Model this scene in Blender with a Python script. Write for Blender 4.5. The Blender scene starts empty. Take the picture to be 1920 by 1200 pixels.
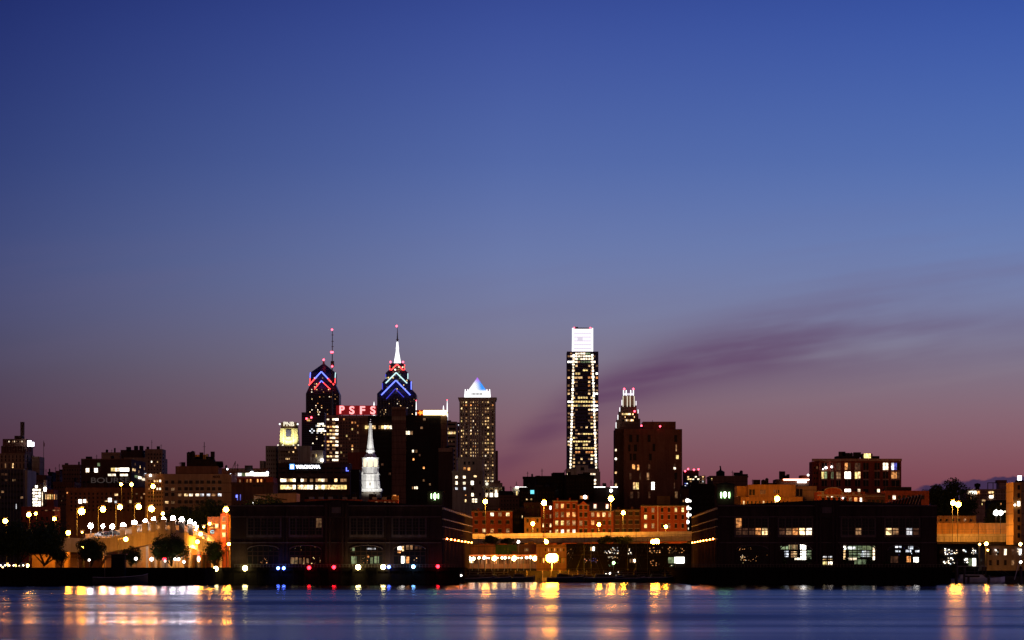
import bpy, bmesh, math, random
from mathutils import Vector
R = random.Random(7)
S = bpy.context.scene
COL = S.collection
# ------------------------------------------------------------------ camera
F = 5540.0            # focal length in units of 1/1920 of the frame width
CH = 5.0              # camera height above the river, metres
HY = 1060.0           # image row of the horizon
cd = bpy.data.cameras.new('camera'); cam = bpy.data.objects.new('camera', cd); COL.objects.link(cam)
cd.sensor_width = 36; cd.lens = 36 * F / 1920; cd.shift_y = (HY - 600) / 1920
cd.clip_start = 1; cd.clip_end = 80000
cam.location = (0, 0, CH); cam.rotation_euler = (math.radians(90), 0, 0)
S.camera = cam
def X(px, D): return (px - 960) * D / F
def Z(py, D): return CH + (HY - py) * D / F
# ------------------------------------------------------------------ node helper
class G:
    def __init__(s, tree): s.t = tree; s.n = tree.nodes; s.l = tree.links
    def new(s, typ, **k):
        n = s.n.new(typ)
        for a, b in k.items(): setattr(n, a, b)
        return n
    def put(s, sock, v):
        if hasattr(v, 'is_output'): s.l.new(v, sock)
        else: sock.default_value = v
    def m(s, op, a, b=0.0, c=0.0, clamp=False):
        n = s.new('ShaderNodeMath', operation=op); n.use_clamp = clamp
        s.put(n.inputs[0], a); s.put(n.inputs[1], b); s.put(n.inputs[2], c)
        return n.outputs[0]
    def mix(s, f, a, b, mode='MIX'):
        n = s.new('ShaderNodeMix', data_type='RGBA', blend_type=mode)
        s.put(n.inputs[0], f); s.put(n.inputs[6], a); s.put(n.inputs[7], b)
        return n.outputs[2]
    def sstep(s, x, a, b):
        n = s.new('ShaderNodeMapRange', interpolation_type='SMOOTHSTEP')
        s.put(n.inputs[0], x); n.inputs[1].default_value = a; n.inputs[2].default_value = b
        return n.outputs[0]
    def rng(s, x, a, b, c, d):
        n = s.new('ShaderNodeMapRange'); s.put(n.inputs[0], x)
        for i, v in enumerate((a, b, c, d)): n.inputs[i+1].default_value = v
        return n.outputs[0]
    def noise(s, vec, scale, detail=2, rough=.5, dim='3D'):
        n = s.new('ShaderNodeTexNoise', noise_dimensions=dim)
        if vec is not None: s.l.new(vec, n.inputs['Vector'])
        n.inputs['Scale'].default_value = scale; n.inputs['Detail'].default_value = detail; n.inputs['Roughness'].default_value = rough
        return n.outputs[0]
    def xyz(s, x, y, z):
        n = s.new('ShaderNodeCombineXYZ'); s.put(n.inputs[0], x); s.put(n.inputs[1], y); s.put(n.inputs[2], z); return n.outputs[0]
def s2l(c):
    f = lambda v: v/12.92 if v <= .04045 else ((v+.055)/1.055)**2.4
    return tuple(f(v/255.) for v in c) + (1,)
# ------------------------------------------------------------------ sky (twilight gradient and clouds, by direction only)
W = bpy.data.worlds.new('World'); S.world = W; W.use_nodes = True
g = G(W.node_tree); g.n.clear()
tc = g.new('ShaderNodeTexCoord'); sp = g.new('ShaderNodeSeparateXYZ'); g.l.new(tc.outputs['Generated'], sp.inputs[0])
dx, dy, dz = sp.outputs
hor = g.m('SQRT', g.m('ADD', g.m('MULTIPLY', dx, dx), g.m('MULTIPLY', dy, dy)))
hor = g.m('MAXIMUM', hor, 1e-4)
v = g.m('DIVIDE', dz, hor)
az = g.m('ARCTAN2', dx, dy)
ramp = g.new('ShaderNodeValToRGB'); cr = ramp.color_ramp; cr.interpolation = 'B_SPLINE'
stops = [(0, (108, 54, 66)), (.020, (117, 62, 74)), (.032, (125, 77, 88)), (.045, (131, 95, 107)), (.056, (130, 105, 118)), (.0686, (127, 118, 136)), (.083, (122, 124, 156)),
         (.101, (110, 124, 170)), (.119, (97, 115, 170)), (.137, (83, 105, 167)), (.164, (69, 90, 160)), (.191, (56, 76, 151)), (.28, (38, 54, 124)), (.40, (26, 38, 100))]
el = cr.elements
el[0].position = 0; el[0].color = s2l(stops[0][1]); el[1].position = 1; el[1].color = s2l(stops[-1][1])
for a, c in stops[1:-1]:
    e = el.new(a / .4); e.color = s2l(c)
g.put(ramp.inputs[0], g.m('DIVIDE', v, .4, clamp=True))
col = ramp.outputs[0]
# brighter towards the afterglow (right), duller towards the left and behind
u = g.m('TANGENT', g.m('MAXIMUM', g.m('MINIMUM', az, 1.2), -1.2))
def fall(k, lo): return g.m('MAXIMUM', g.m('MINIMUM', g.m('ADD', 1.0, g.m('MULTIPLY', u, k)), 1.0), lo)
up_ = g.m('MAXIMUM', g.m('MINIMUM', u, .3), 0.0); tt = g.m('DIVIDE', v, .19, clamp=True)
rs = g.m('ADD', 1.0, g.m('MULTIPLY', up_, g.m('SUBTRACT', .7, g.m('MULTIPLY', tt, .9))))
gs = g.m('ADD', 1.0, g.m('MULTIPLY', up_, g.m('MULTIPLY', tt, 1.2)))
fr_, fb_ = fall(3.5, .22), fall(2.85, .3)
col = g.mix(1.0, col, g.xyz(g.m('MULTIPLY', fr_, rs), g.m('MULTIPLY', fr_, gs), g.m('MULTIPLY', fb_, gs)), 'MULTIPLY')
# long wind-drawn cloud band
ex = g.m('EXPONENT', g.m('MULTIPLY', g.m('SUBTRACT', u, .007), -20.0))
v0 = g.m('ADD', .0433, g.m('MULTIPLY', .0376, g.m('SUBTRACT', 1.0, ex)))
v0 = g.m('MAXIMUM', v0, .0355)
dv = g.m('SUBTRACT', v, v0)
shv = g.xyz(g.m('MULTIPLY', u, 10.0), g.m('MULTIPLY', g.m('SUBTRACT', v, g.m('MULTIPLY', u, .12)), 110.0), 0.0)
n1 = g.noise(shv, 1.0, 3, .45)
shv2 = g.xyz(g.m('MULTIPLY', u, 22.0), g.m('MULTIPLY', g.m('SUBTRACT', v, g.m('MULTIPLY', u, .16)), 90.0), 3.0)
n2 = g.noise(shv2, 1.0, 3, .5)
wv = g.m('ADD', .0068, g.m('MULTIPLY', .05, g.m('MAXIMUM', u, 0.0)))
gau = g.m('EXPONENT', g.m('MULTIPLY', g.m('POWER', g.m('ABSOLUTE', g.m('DIVIDE', dv, wv)), 2.0), -1.0))
mask = g.m('MULTIPLY', gau, g.sstep(u, -.03, .025))
mask = g.m('MULTIPLY', mask, g.rng(u, .085, .16, 1.0, .3))
mask = g.m('MULTIPLY', mask, g.sstep(g.m('ADD', g.m('MULTIPLY', n1, .65), g.m('MULTIPLY', n2, .4)), .27, .62))
front = g.m('GREATER_THAN', dy, 0.0)
mask = g.m('MULTIPLY', mask, front)
cc = g.new('ShaderNodeValToRGB'); cc.color_ramp.elements[0].position = .3; cc.color_ramp.elements[0].color = s2l((102, 56, 80))
cc.color_ramp.elements[1].position = 1; cc.color_ramp.elements[1].color = s2l((98, 84, 122)); g.put(cc.inputs[0], g.m('DIVIDE', v, .1, clamp=True))
col = g.mix(g.m('MULTIPLY', mask, 1.0, clamp=True), col, cc.outputs[0])
# faint high wisps
wm = g.m('MULTIPLY', g.m('EXPONENT', g.m('MULTIPLY', g.m('POWER', g.m('ABSOLUTE', g.m('DIVIDE', g.m('SUBTRACT', v, .088), .022)), 2.0), -1.0)), g.sstep(n1, .35, .85))
wm = g.m('MULTIPLY', wm, g.m('ADD', .3, g.m('MULTIPLY', .7, g.sstep(u, .05, .15))))
col = g.mix(g.m('MULTIPLY', wm, .42), col, s2l((112, 96, 128)))
# low bank of cumulus on the right horizon
nc = g.noise(g.xyz(g.m('MULTIPLY', u, 60.0), g.m('MULTIPLY', v, 90.0), 7.0), 1.0, 4, .55)
hh = g.m('ADD', g.m('MULTIPLY', g.sstep(u, .140, .180), .0052), .0262)
hh = g.m('ADD', hh, g.m('MULTIPLY', g.m('SUBTRACT', nc, .5), .012))
cm = g.m('MULTIPLY', g.sstep(g.m('SUBTRACT', hh, v), -.0002, .0008), g.sstep(u, .134, .140))
cm = g.m('MULTIPLY', g.m('MULTIPLY', cm, front), .9)
col = g.mix(cm, col, s2l((54, 44, 78)))
# the east half of the sky, behind the viewer, is darkened and tinted warm to brown the facades
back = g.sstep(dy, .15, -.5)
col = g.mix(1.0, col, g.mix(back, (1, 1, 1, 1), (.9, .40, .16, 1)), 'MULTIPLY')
# unseen town glow behind the viewer, low in the east, added to lift the facades
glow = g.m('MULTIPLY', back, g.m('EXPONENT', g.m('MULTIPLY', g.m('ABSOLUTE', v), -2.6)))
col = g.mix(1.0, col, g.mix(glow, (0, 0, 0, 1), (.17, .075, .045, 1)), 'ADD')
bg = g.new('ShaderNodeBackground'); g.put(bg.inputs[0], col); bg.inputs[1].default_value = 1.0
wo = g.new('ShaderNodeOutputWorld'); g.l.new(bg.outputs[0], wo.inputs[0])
S.view_settings.view_transform = 'Standard'; S.view_settings.look = 'None'; S.view_settings.exposure = 0; S.view_settings.gamma = 1
S.cycles.use_denoising = True; S.cycles.max_bounces = 5; S.cycles.diffuse_bounces = 2; S.cycles.glossy_bounces = 3; S.cycles.sample_clamp_indirect = 4
# ------------------------------------------------------------------ materials
MAT = {}
def wallmat(name, c, rough=.85, var=.25, brick=False, panel=False, spec=.08):
    m = bpy.data.materials.new(name); m.use_nodes = True; q = G(m.node_tree); p = q.n['Principled BSDF']
    geo = q.new('ShaderNodeNewGeometry'); pos = geo.outputs['Position']
    n = q.m('ADD', q.m('MULTIPLY', q.noise(pos, .09, 5, .65), .7), q.m('MULTIPLY', q.noise(pos, 1.3, 3, .6), .3))
    f = q.rng(n, .3, .7, 1 - var, 1 + var)
    sx = q.new('ShaderNodeSeparateXYZ'); q.l.new(pos, sx.inputs[0])
    strk = q.noise(q.xyz(q.m('MULTIPLY', sx.outputs[0], .9), q.m('MULTIPLY', sx.outputs[1], .9), q.m('MULTIPLY', sx.outputs[2], .07)), 1.0, 3, .6)   # rain streaks
    f = q.m('MULTIPLY', f, q.rng(strk, .3, .7, .72, 1.18))
    if brick:
        b = q.new('ShaderNodeTexBrick'); b.inputs['Scale'].default_value = 1
        q.l.new(q.xyz(q.m('ADD', sx.outputs[0], sx.outputs[1]), sx.outputs[2], 0.0), b.inputs['Vector'])
        b.inputs['Brick Width'].default_value = .5; b.inputs['Row Height'].default_value = .16; b.inputs['Mortar Size'].default_value = .012
        b.inputs['Color1'].default_value = (.8, .8, .8, 1); b.inputs['Color2'].default_value = (1.15, 1.1, 1.1, 1); b.inputs['Mortar'].default_value = (1.3, 1.4, 1.5, 1)
        base = q.mix(1.0, tuple(c) + (1,), b.outputs[0], 'MULTIPLY')
    else:
        base = tuple(c) + (1,)
    if panel:
        w = q.m('FRACT', q.m('DIVIDE', sx.outputs[2], 3.6)); ln = q.m('LESS_THAN', w, .12)
        f = q.m('MULTIPLY', f, q.m('SUBTRACT', 1.0, q.m('MULTIPLY', ln, .35)))
    o = q.mix(1.0, base, q.xyz(f, f, f), 'MULTIPLY'); q.put(p.inputs['Base Color'], o)
    p.inputs['Roughness'].default_value = rough; p.inputs['Specular IOR Level'].default_value = spec
    MAT[name] = m; return m
def plain(name, c, rough=.6, metal=0):
    m = bpy.data.materials.new(name); m.use_nodes = True; q = G(m.node_tree); p = q.n['Principled BSDF']
    geo = q.new('ShaderNodeNewGeometry'); n = q.rng(q.noise(geo.outputs['Position'], .8, 3), .3, .7, .8, 1.2)
    q.put(p.inputs['Base Color'], q.mix(1.0, tuple(c) + (1,), q.xyz(n, n, n), 'MULTIPLY'))
    p.inputs['Roughness'].default_value = rough; p.inputs['Metallic'].default_value = metal
    MAT[name] = m; return m
def emit(name, c, s, sample=False, interior=0):
    """something that gives off light, or floodlighting put in as emission; interior > 0 gives a lit room its furniture, blinds and lamps"""
    m = bpy.data.materials.new(name); m.use_nodes = True; q = G(m.node_tree); p = q.n['Principled BSDF']
    p.inputs['Base Color'].default_value = (.02, .02, .02, 1); p.inputs['Roughness'].default_value = .3
    p.inputs['Emission Color'].default_value = tuple(c) + (1,)
    if interior:
        geo = q.new('ShaderNodeNewGeometry'); pos = geo.outputs['Position']; oi = q.new('ShaderNodeObjectInfo')
        n = q.noise(pos, 1.1, 2, .6); vo = q.new('ShaderNodeTexVoronoi'); q.l.new(pos, vo.inputs['Vector']); vo.inputs['Scale'].default_value = .55
        sv = q.new('ShaderNodeSeparateXYZ'); q.l.new(vo.outputs['Color'], sv.inputs[0])
        f = q.m('MULTIPLY', q.rng(n, .35, .65, 1 - interior, 1 + interior), q.rng(sv.outputs[0], 0, 1, 1 - interior * .8, 1.2))
        f = q.m('MULTIPLY', f, q.rng(oi.outputs['Random'], 0, 1, .55, 1.35))
        q.put(p.inputs['Emission Strength'], q.m('MULTIPLY', q.m('MAXIMUM', f, .02), s))
        q.put(p.inputs['Emission Color'], q.mix(q.m('MULTIPLY', sv.outputs[1], .45), tuple(c) + (1,), (c[0], c[1]*.62, c[2]*.35, 1)))
    else: p.inputs['Emission Strength'].default_value = s
    m.cycles.emission_sampling = 'FRONT' if sample else 'NONE'
    MAT[name] = m; return m
for n, c, k in [('brick_red', (.34, .085, .04), dict(brick=True)), ('brick_deep', (.24, .06, .04), dict(brick=True)), ('brick_brown', (.16, .075, .05), dict(brick=True)),
    ('tan', (.36, .24, .15), dict(panel=True)), ('ochre', (.58, .31, .09), {}), ('beige', (.40, .32, .24), dict(panel=True)), ('concrete', (.42, .36, .30), {}), ('stone', (.34, .30, .25), {}),
    ('grey_stone', (.40, .35, .26), {}), ('brown', (.19, .10, .07), dict(panel=True)), ('dark_brown', (.085, .048, .038), {}), ('dark_wall', (.028, .02, .02), {}), ('dark_pier', (.05, .032, .03), dict(spec=0)),
    ('black_wall', (.012, .01, .01), {}), ('pier_trim', (.12, .09, .09), dict(spec=0)), ('white_paint', (.8, .8, .78), {}), ('cream', (.6, .55, .42), {}), ('roof_tar', (.03, .025, .025), {}),
    ('bulkhead', (.012, .010, .009), dict(spec=0)), ('mall_granite', (.22, .17, .15), {}), ('green_wall', (.03, .07, .03), {}), ('pink_stone', (.42, .26, .2), dict(panel=True)), ('awning', (.35, .12, .05), {})]:
    wallmat(n, c, **k)
plain('metal', (.12, .11, .10), .5, .3); plain('mast_metal', (.035, .033, .035), .7); plain('lamp_pole', (.014, .013, .012), .9); plain('pale_metal', (.5, .48, .45), .5); plain('hull_dark', (.02, .022, .03), .3); plain('hull_white', (.6, .6, .6), .3)
plain('wood', (.05, .035, .025), .8); plain('car_paint', (.10, .03, .03), .25); plain('car_grey', (.2, .2, .22), .25); plain('rubber', (.02, .02, .02), .8)
def glassmat(name, c, rough=.12, spec=.6):
    m = plain(name, c, rough); m.node_tree.nodes['Principled BSDF'].inputs['Specular IOR Level'].default_value = spec; return m
glassmat('glass', (.009, .009, .012), .3, .12); glassmat('tower_glass', (.03, .03, .07), .4, .3); glassmat('blue_glass', (.05, .05, .16), .5, .3)
plain('dull_glass', (.008, .007, .009), .6).node_tree.nodes['Principled BSDF'].inputs['Specular IOR Level'].default_value = 0  # unreflective dark glass for the side windows
emit('w_warm', (1, .68, .32), 2.0, interior=.75); emit('w_white', (1, .88, .66), 2.6, interior=.6); emit('w_orange', (1, .42, .13), 1.3, interior=.75)
emit('w_yellow', (1, .78, .30), 1.5, interior=.6); emit('w_dim', (.75, .42, .20), .42, interior=.7); emit('w_cool', (.75, .85, 1), 1.6, interior=.7)
emit('w_blue', (.12, .16, .9), .6, interior=.6); emit('w_green', (.62, .9, .5), .35, interior=.6); emit('w_hot', (1, .93, .78), 5); emit('w_teal', (.15, .75, .9), 1.3)
emit('w_faint', (.5, .22, .12), .12, interior=.7)
WK = {'w': 'w_warm', 'W': 'w_white', 'o': 'w_orange', 'y': 'w_yellow', 'd': 'w_dim', 'c': 'w_cool', 'b': 'w_blue', 'g': 'w_green', 'H': 'w_hot', '.': 'glass', 'f': 'w_faint', 't': 'w_teal', 'x': 'dull_glass'}
emit('neon_red', (1, .05, .05), 3.5); emit('neon_blue', (.12, .16, 1), 3.0); emit('neon_white', (.62, .95, .95), 1.3); emit('neon_dim_blue', (.08, .08, 1), .7)
emit('beacon_red', (1, .06, .10), 8); emit('sign_white', (.88, .9, 1), 5); emit('sign_blue', (.1, .35, 1), 2); emit('sign_yellow', (1, .9, .42), 4.5); emit('sign_red', (1, .16, .12), 2.0)
emit('sign_orange', (1, .22, .02), 3); emit('white_glow', (1, 1, 1), 1.6); emit('crown_white', (.97, .90, 1), 1.35); emit('crown_band', (.8, .72, .86), .95); emit('board_red_glow', (.75, .01, .02), .22); emit('sign_grey', (.35, .27, .25), .12)
emit('string_bulb', (1, .7, .4), 20, True); emit('lantern_glow', (1, .80, .52), 1.4); emit('sign_red_letter', (1, .24, .24), 2.6); emit('beacon_hot', (1, .6, .4), 8, True)
emit('sodium', (1, .33, .02), 250, True); emit('sodium_big', (1, .33, .02), 370, True); emit('sodium_pale', (1, .5, .08), 30, True); emit('bridge_white', (1, .84, .80), 120, True)
emit('bulb_white', (1, .9, .8), 9, True); emit('bulb_amber', (1, .55, .14), 36, True); emit('bulb_yellow', (1, .78, .26), 34, True); emit('bulb_blue', (.08, .16, 1), 26, True); emit('bulb_sky', (.2, .5, 1), 24, True)
emit('bulb_red', (1, .01, .02), 20, True); emit('bulb_green', (.45, .9, .35), 12, True); emit('bulb_flood', (1, .34, .01), 330, True); emit('floor_light', (1, .9, .7), 1.2); emit('dusk_led', (1, .95, .9), 6)
# ------------------------------------------------------------------ mesh helpers
ORI = {}
def tag(o, label=None, cat=None, group=None, kind=None):
    if label: o['label'] = label
    if cat: o['category'] = cat
    if group: o['group'] = group
    if kind: o['kind'] = kind
    return o
def empty(name, loc, label, cat, group=None):
    o = bpy.data.objects.new(name, None); COL.objects.link(o); o.location = loc; o.empty_display_size = 1; ORI[o] = Vector(loc)
    return tag(o, label, cat, group)
class MB:
    def __init__(s): s.v = []; s.f = []; s.mi = []; s.cur = 0
    def add(s, vs, fs):
        n = len(s.v); s.v += [tuple(p) for p in vs]; s.f += [tuple(i + n for i in f) for f in fs]; s.mi += [s.cur] * len(fs); return s
    def box(s, x0, x1, y0, y1, z0, z1):
        return s.add([(x0,y0,z0),(x1,y0,z0),(x1,y1,z0),(x0,y1,z0),(x0,y0,z1),(x1,y0,z1),(x1,y1,z1),(x0,y1,z1)],
                     [(0,3,2,1),(4,5,6,7),(0,1,5,4),(1,2,6,5),(2,3,7,6),(3,0,4,7)])
    def prism_y(s, pts, y0, y1):                      # pts (x,z) counter-clockwise seen from -y
        n = len(pts)
        return s.add([(x, y0, z) for x, z in pts] + [(x, y1, z) for x, z in pts],
                     [tuple(range(n)), tuple(range(2*n-1, n-1, -1))] + [(i, i+n, (i+1) % n + n, (i+1) % n) for i in range(n)])
    def prism_x(s, pts, x0, x1):                      # pts (y,z)
        n = len(pts)
        return s.add([(x0, y, z) for y, z in pts] + [(x1, y, z) for y, z in pts],
                     [tuple(range(n-1, -1, -1)), tuple(range(n, 2*n))] + [(i, (i+1) % n, (i+1) % n + n, i+n) for i in range(n)])
    def prism_z(s, pts, z0, z1):
        n = len(pts)
        return s.add([(x, y, z0) for x, y in pts] + [(x, y, z1) for x, y in pts],
                     [tuple(range(n-1, -1, -1)), tuple(range(n, 2*n))] + [(i, (i+1) % n, (i+1) % n + n, i+n) for i in range(n)])
    def lathe(s, x, y, prof, n=12, rot=0):            # prof [(r,z)...] bottom to top
        vs = []; fs = []
        for r, z in prof:
            for k in range(n):
                a = 2*math.pi*(k+.5)/n + rot; vs.append((x + r*math.cos(a), y + r*math.sin(a), z))
        for j in range(len(prof)-1):
            for k in range(n): fs.append((j*n+k, j*n+(k+1) % n, (j+1)*n+(k+1) % n, (j+1)*n+k))
        fs.append(tuple(range(n-1, -1, -1))); b = (len(prof)-1)*n; fs.append(tuple(range(b, b+n)))
        return s.add(vs, fs)
    def tube(s, a, b, r, r2=None, n=6):
        a = Vector(a); b = Vector(b); d = (b-a).normalized(); r2 = r if r2 is None else r2
        p = d.cross(Vector((0, 0, 1)));
        if p.length < 1e-3: p = Vector((1, 0, 0))
        p.normalize(); q = d.cross(p); vs = []
        for c, rr in ((a, r), (b, r2)):
            for k in range(n):
                t = 2*math.pi*k/n; vs.append(c + (p*math.cos(t) + q*math.sin(t))*rr)
        return s.add(vs, [(k, (k+1) % n, n+(k+1) % n, n+k) for k in range(n)] + [tuple(range(n-1, -1, -1)), tuple(range(n, 2*n))])
    def ball(s, c, r, sub=2, sz=1):
        bm = bmesh.new(); bmesh.ops.create_icosphere(bm, subdivisions=sub, radius=r)
        s.add([(c[0]+v.co.x, c[1]+v.co.y, c[2]+v.co.z*sz) for v in bm.verts], [tuple(v.index for v in f.verts) for f in bm.faces]); bm.free(); return s
    def mesh(s, name, mats, off=(0, 0, 0)):
        me = bpy.data.meshes.new(name); o = Vector(off)
        me.from_pydata([(v[0]-o.x, v[1]-o.y, v[2]-o.z) for v in s.v], [], s.f)
        for m in ([mats] if isinstance(mats, str) else mats): me.materials.append(MAT[m])
        if s.cur or any(s.mi): me.polygons.foreach_set('material_index', s.mi)
        me.update(); return me
    def build(s, name, mats, parent=None, smooth=False):
        off = ORI[parent] if parent is not None else Vector((0, 0, 0))
        me = s.mesh(name, mats, off)
        if smooth: me.polygons.foreach_set('use_smooth', [True]*len(me.polygons))
        o = bpy.data.objects.new(name, me); COL.objects.link(o)
        if parent is not None: o.parent = parent
        ORI[o] = off.copy(); return o
UNIT = {}
def unit_box(mat):
    if mat not in UNIT: UNIT[mat] = MB().box(-.5, .5, -.5, .5, -.5, .5).mesh('window', mat)
    return UNIT[mat]
def place_mesh(name, me, c, sc, parent):
    o = bpy.data.objects.new(name, me); COL.objects.link(o); o.parent = parent; o.location = Vector(c) - ORI[parent]; o.scale = sc; return o
def text(st, name, mat, parent, xc, y, zc, h, w=None, off=.0, ext=.15, rx=90):
    cu = bpy.data.curves.new(name, 'FONT'); cu.body = st; cu.size = 1; cu.extrude = .04; cu.offset = off
    o = bpy.data.objects.new(name, cu); COL.objects.link(o); bpy.context.view_layer.update()
    me = bpy.data.meshes.new_from_object(o.evaluated_get(bpy.context.evaluated_depsgraph_get())); bpy.data.objects.remove(o)
    xs = [v.co.x for v in me.vertices]; ys = [v.co.y for v in me.vertices]
    x0, x1, y0, y1 = min(xs), max(xs), min(ys), max(ys); sz = h/(y1-y0); sx = (w/(x1-x0)) if w else sz
    for v_ in me.vertices:
        a = (v_.co.x-(x0+x1)/2)*sx; b = (v_.co.y-(y0+y1)/2)*sz; c = v_.co.z/.04*ext
        v_.co = Vector((xc + a, y - c, zc + b)) - ORI[parent]
    me.materials.clear(); me.materials.append(MAT[mat]); o = bpy.data.objects.new(name, me); COL.objects.link(o); o.parent = parent; ORI[o] = ORI[parent].copy()
    return o
GROUND = 4.0
class Bld:
    def __init__(s, name, label, D, mat, xc, cat='building', group=None, base=GROUND):
        s.D = D; s.mat = mat; s.w = []; s.base = base; s.r = empty(name, (X(xc, D), D, base), label, cat, group); s.root_wall = None
    def vol(s, x0, x1, yt, yb=None, dy=0, dep=25, mat=None, part='wall', adj=True, cap=None, sw=None, parent=None):
        D = s.D + dy
        if adj:
            k = (D + dep) / D
            if x1 < 960: x1 = max(960 + (x1-960)*k, x0 + 2)
            elif x0 > 960: x0 = min(960 + (x0-960)*k, x1 - 2)
        a, b = X(x0, D), X(x1, D); z1 = Z(yt, D); z0 = s.base if yb is None else Z(yb, D)
        m = MB().box(a, b, D, D+dep, z0, z1)
        o = m.build(part, mat or s.mat, parent or s.r)
        if cap:                                   # parapet / cornice
            c = MB(); t = .25
            for q in ((a-t, b+t, D-t, D+.01), (a-t, a-.003, D+.01, D+dep), (b+.003, b+t, D+.01, D+dep), (a-t, b+t, D+dep, D+dep+t)): c.box(q[0], q[1], q[2], q[3], z1-cap, z1+.35)
            c.build('parapet', s.mat if cap else mat, s.r)
        if sw:                                    # windows on the visible side
            ny, nx, p, kinds = sw; xs = b if x0 < 960 else a
            for i in range(nx):
                for j in range(ny):
                    k = R.choice(kinds) if R.random() < p else '.'
                    yy = D + dep*(i+.5)/nx; zz = z0 + 2 + (z1-z0-3)*(j+.5)/ny
                    s.w.append((k, (xs, yy, zz), (.12, dep/nx*.45, min(1.8, (z1-z0)/ny*.5))))
        s.f0, s.f1, s.z1, s.a, s.b = x0, x1, z1, a, b
        return o
    def junk(s, x0, x1, y, n=3, dy=5, seed=1, mat=None, h=2.5):
        rr = random.Random(seed); D = s.D + dy
        for i in range(n):
            c = x0 + (x1-x0)*(i+.2+.6*rr.random())/n; w = rr.uniform(1.2, 3.5); hh = rr.uniform(.4, 1)*h; z0 = Z(y, s.D) - .3; x = X(c, D); k = rr.random()
            m = MB()
            if k < .4: m.box(x-w/2, x+w/2, D, D+w, z0, z0+hh); nm = 'roof_unit'
            elif k < .7: m.lathe(x, D, [(w*.3, z0), (w*.3, z0+hh), (w*.36, z0+hh+.1), (.1, z0+hh+.6)], 10); nm = 'roof_vent'
            else: m.tube((x, D, z0), (x, D, z0+hh*2), .12); m.tube((x-.6, D, z0+hh*1.5), (x+.6, D, z0+hh*1.5), .06); nm = 'antenna'
            m.build(nm, mat or 'roof_tar', s.r)
    def win(s, x0, x1, nx, y0, y1, ny, fw=.55, fh=.55, pat=None, p=.1, kinds='wwyd', dy=0, t=.07, dark=True):
        D = s.D + dy; cw = (x1-x0)/nx; chh = (y1-y0)/ny
        for j in range(ny):
            for i in range(nx):
                if pat: k = pat[j % len(pat)][i % len(pat[j % len(pat)])]
                else: k = R.choice(kinds) if R.random() < p else ('.' if dark else ' ')
                if k == ' ': continue
                xc = x0 + cw*(i+.5); yc = y0 + chh*(j+.5)
                s.w.append((k, (X(xc, D), D, Z(yc, D)), (cw*fw*D/F, 2*t, chh*fh*D/F)))
    def done(s, sills=False):
        ws = sorted(s.w, key=lambda q: (q[0] == '.', -q[2][0]*q[2][2]))
        for k, c, d in ws[:100]:
            o = place_mesh('window', unit_box(WK[k]), c, d, s.r)
            if sills and d[1] < .3:
                for nm, z0, z1 in (('sill', -.66, -.52), ('lintel', .52, .68)):
                    if nm not in UNIT: UNIT[nm] = MB().box(-.62, .62, -1.1, -.05, z0, z1).mesh(nm, 'stone')
                    q_ = bpy.data.objects.new(nm, UNIT[nm]); COL.objects.link(q_); q_.parent = o
        rest = ws[100:]
        if rest:
            names = sorted({WK[q[0]] for q in rest}); m = MB()
            for k, c, d in rest:
                m.cur = names.index(WK[k]); m.box(c[0]-d[0]/2, c[0]+d[0]/2, c[1]-d[1]/2, c[1]+d[1]/2, c[2]-d[2]/2, c[2]+d[2]/2)
            tag(m.build('windows', names, s.r), kind='stuff')
        return s
# ------------------------------------------------------------------ the setting: river, land, quays
wm_ = bpy.data.materials.new('river_water'); wm_.use_nodes = True; q = G(wm_.node_tree); p = q.n['Principled BSDF']; MAT['river_water'] = wm_
geo = q.new('ShaderNodeNewGeometry'); sx = q.new('ShaderNodeSeparateXYZ'); q.l.new(geo.outputs['Position'], sx.inputs[0])
lanes = q.noise(q.xyz(q.m('MULTIPLY', sx.outputs[0], .0045), q.m('MULTIPLY', sx.outputs[1], .032), 0.0), 1.0, 3, .5)
lanes2 = q.noise(q.xyz(q.m('MULTIPLY', sx.outputs[0], .02), q.m('MULTIPLY', sx.outputs[1], .011), 4.0), 1.0, 2, .5)
rr_ = q.m('ADD', q.rng(lanes, .3, .7, .21, .28), q.rng(lanes2, .3, .7, -.03, .05))
calm = q.sstep(sx.outputs[1], 470, 640)                            # sheltered water off the piers
rr_ = q.m('SUBTRACT', rr_, q.m('MULTIPLY', calm, .07)); rr_ = q.m('MAXIMUM', rr_, .15)
gl_ = q.new('ShaderNodeBsdfGlossy', distribution='BECKMANN'); q.put(gl_.inputs['Roughness'], rr_)
rf = q.rng(rr_, .15, .30, .85, .24); rf = q.m('MULTIPLY', rf, q.rng(q.noise(q.xyz(q.m('MULTIPLY', sx.outputs[0], .006), q.m('MULTIPLY', sx.outputs[1], .045), 9.0), 1.0, 2, .5), .3, .7, .82, 1.15))
q.put(gl_.inputs['Color'], q.xyz(q.m('MULTIPLY', rf, q.rng(rr_, .15, .3, .95, .64)), q.m('MULTIPLY', rf, q.rng(rr_, .15, .3, .92, .78)), q.m('MULTIPLY', rf, q.rng(rr_, .15, .3, 1.0, 1.12))))
q.n.remove(p); q.l.new(gl_.outputs[0], q.n['Material Output'].inputs['Surface'])
MB().box(-2500, 2500, -300, 931, -6, 0).build('river', 'river_water'); tag(bpy.data.objects['river'], kind='structure')
gm = MB(); gm.add([(-9000, 930, GROUND), (9000, 930, GROUND), (14000, 30000, GROUND), (-14000, 30000, GROUND)], [(0, 1, 2, 3)]).add([(-9000, 930, -6), (9000, 930, -6), (9000, 930, GROUND), (-9000, 930, GROUND)], [(0, 1, 2, 3)])
tag(gm.build('ground', 'black_wall'), kind='structure')
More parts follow.
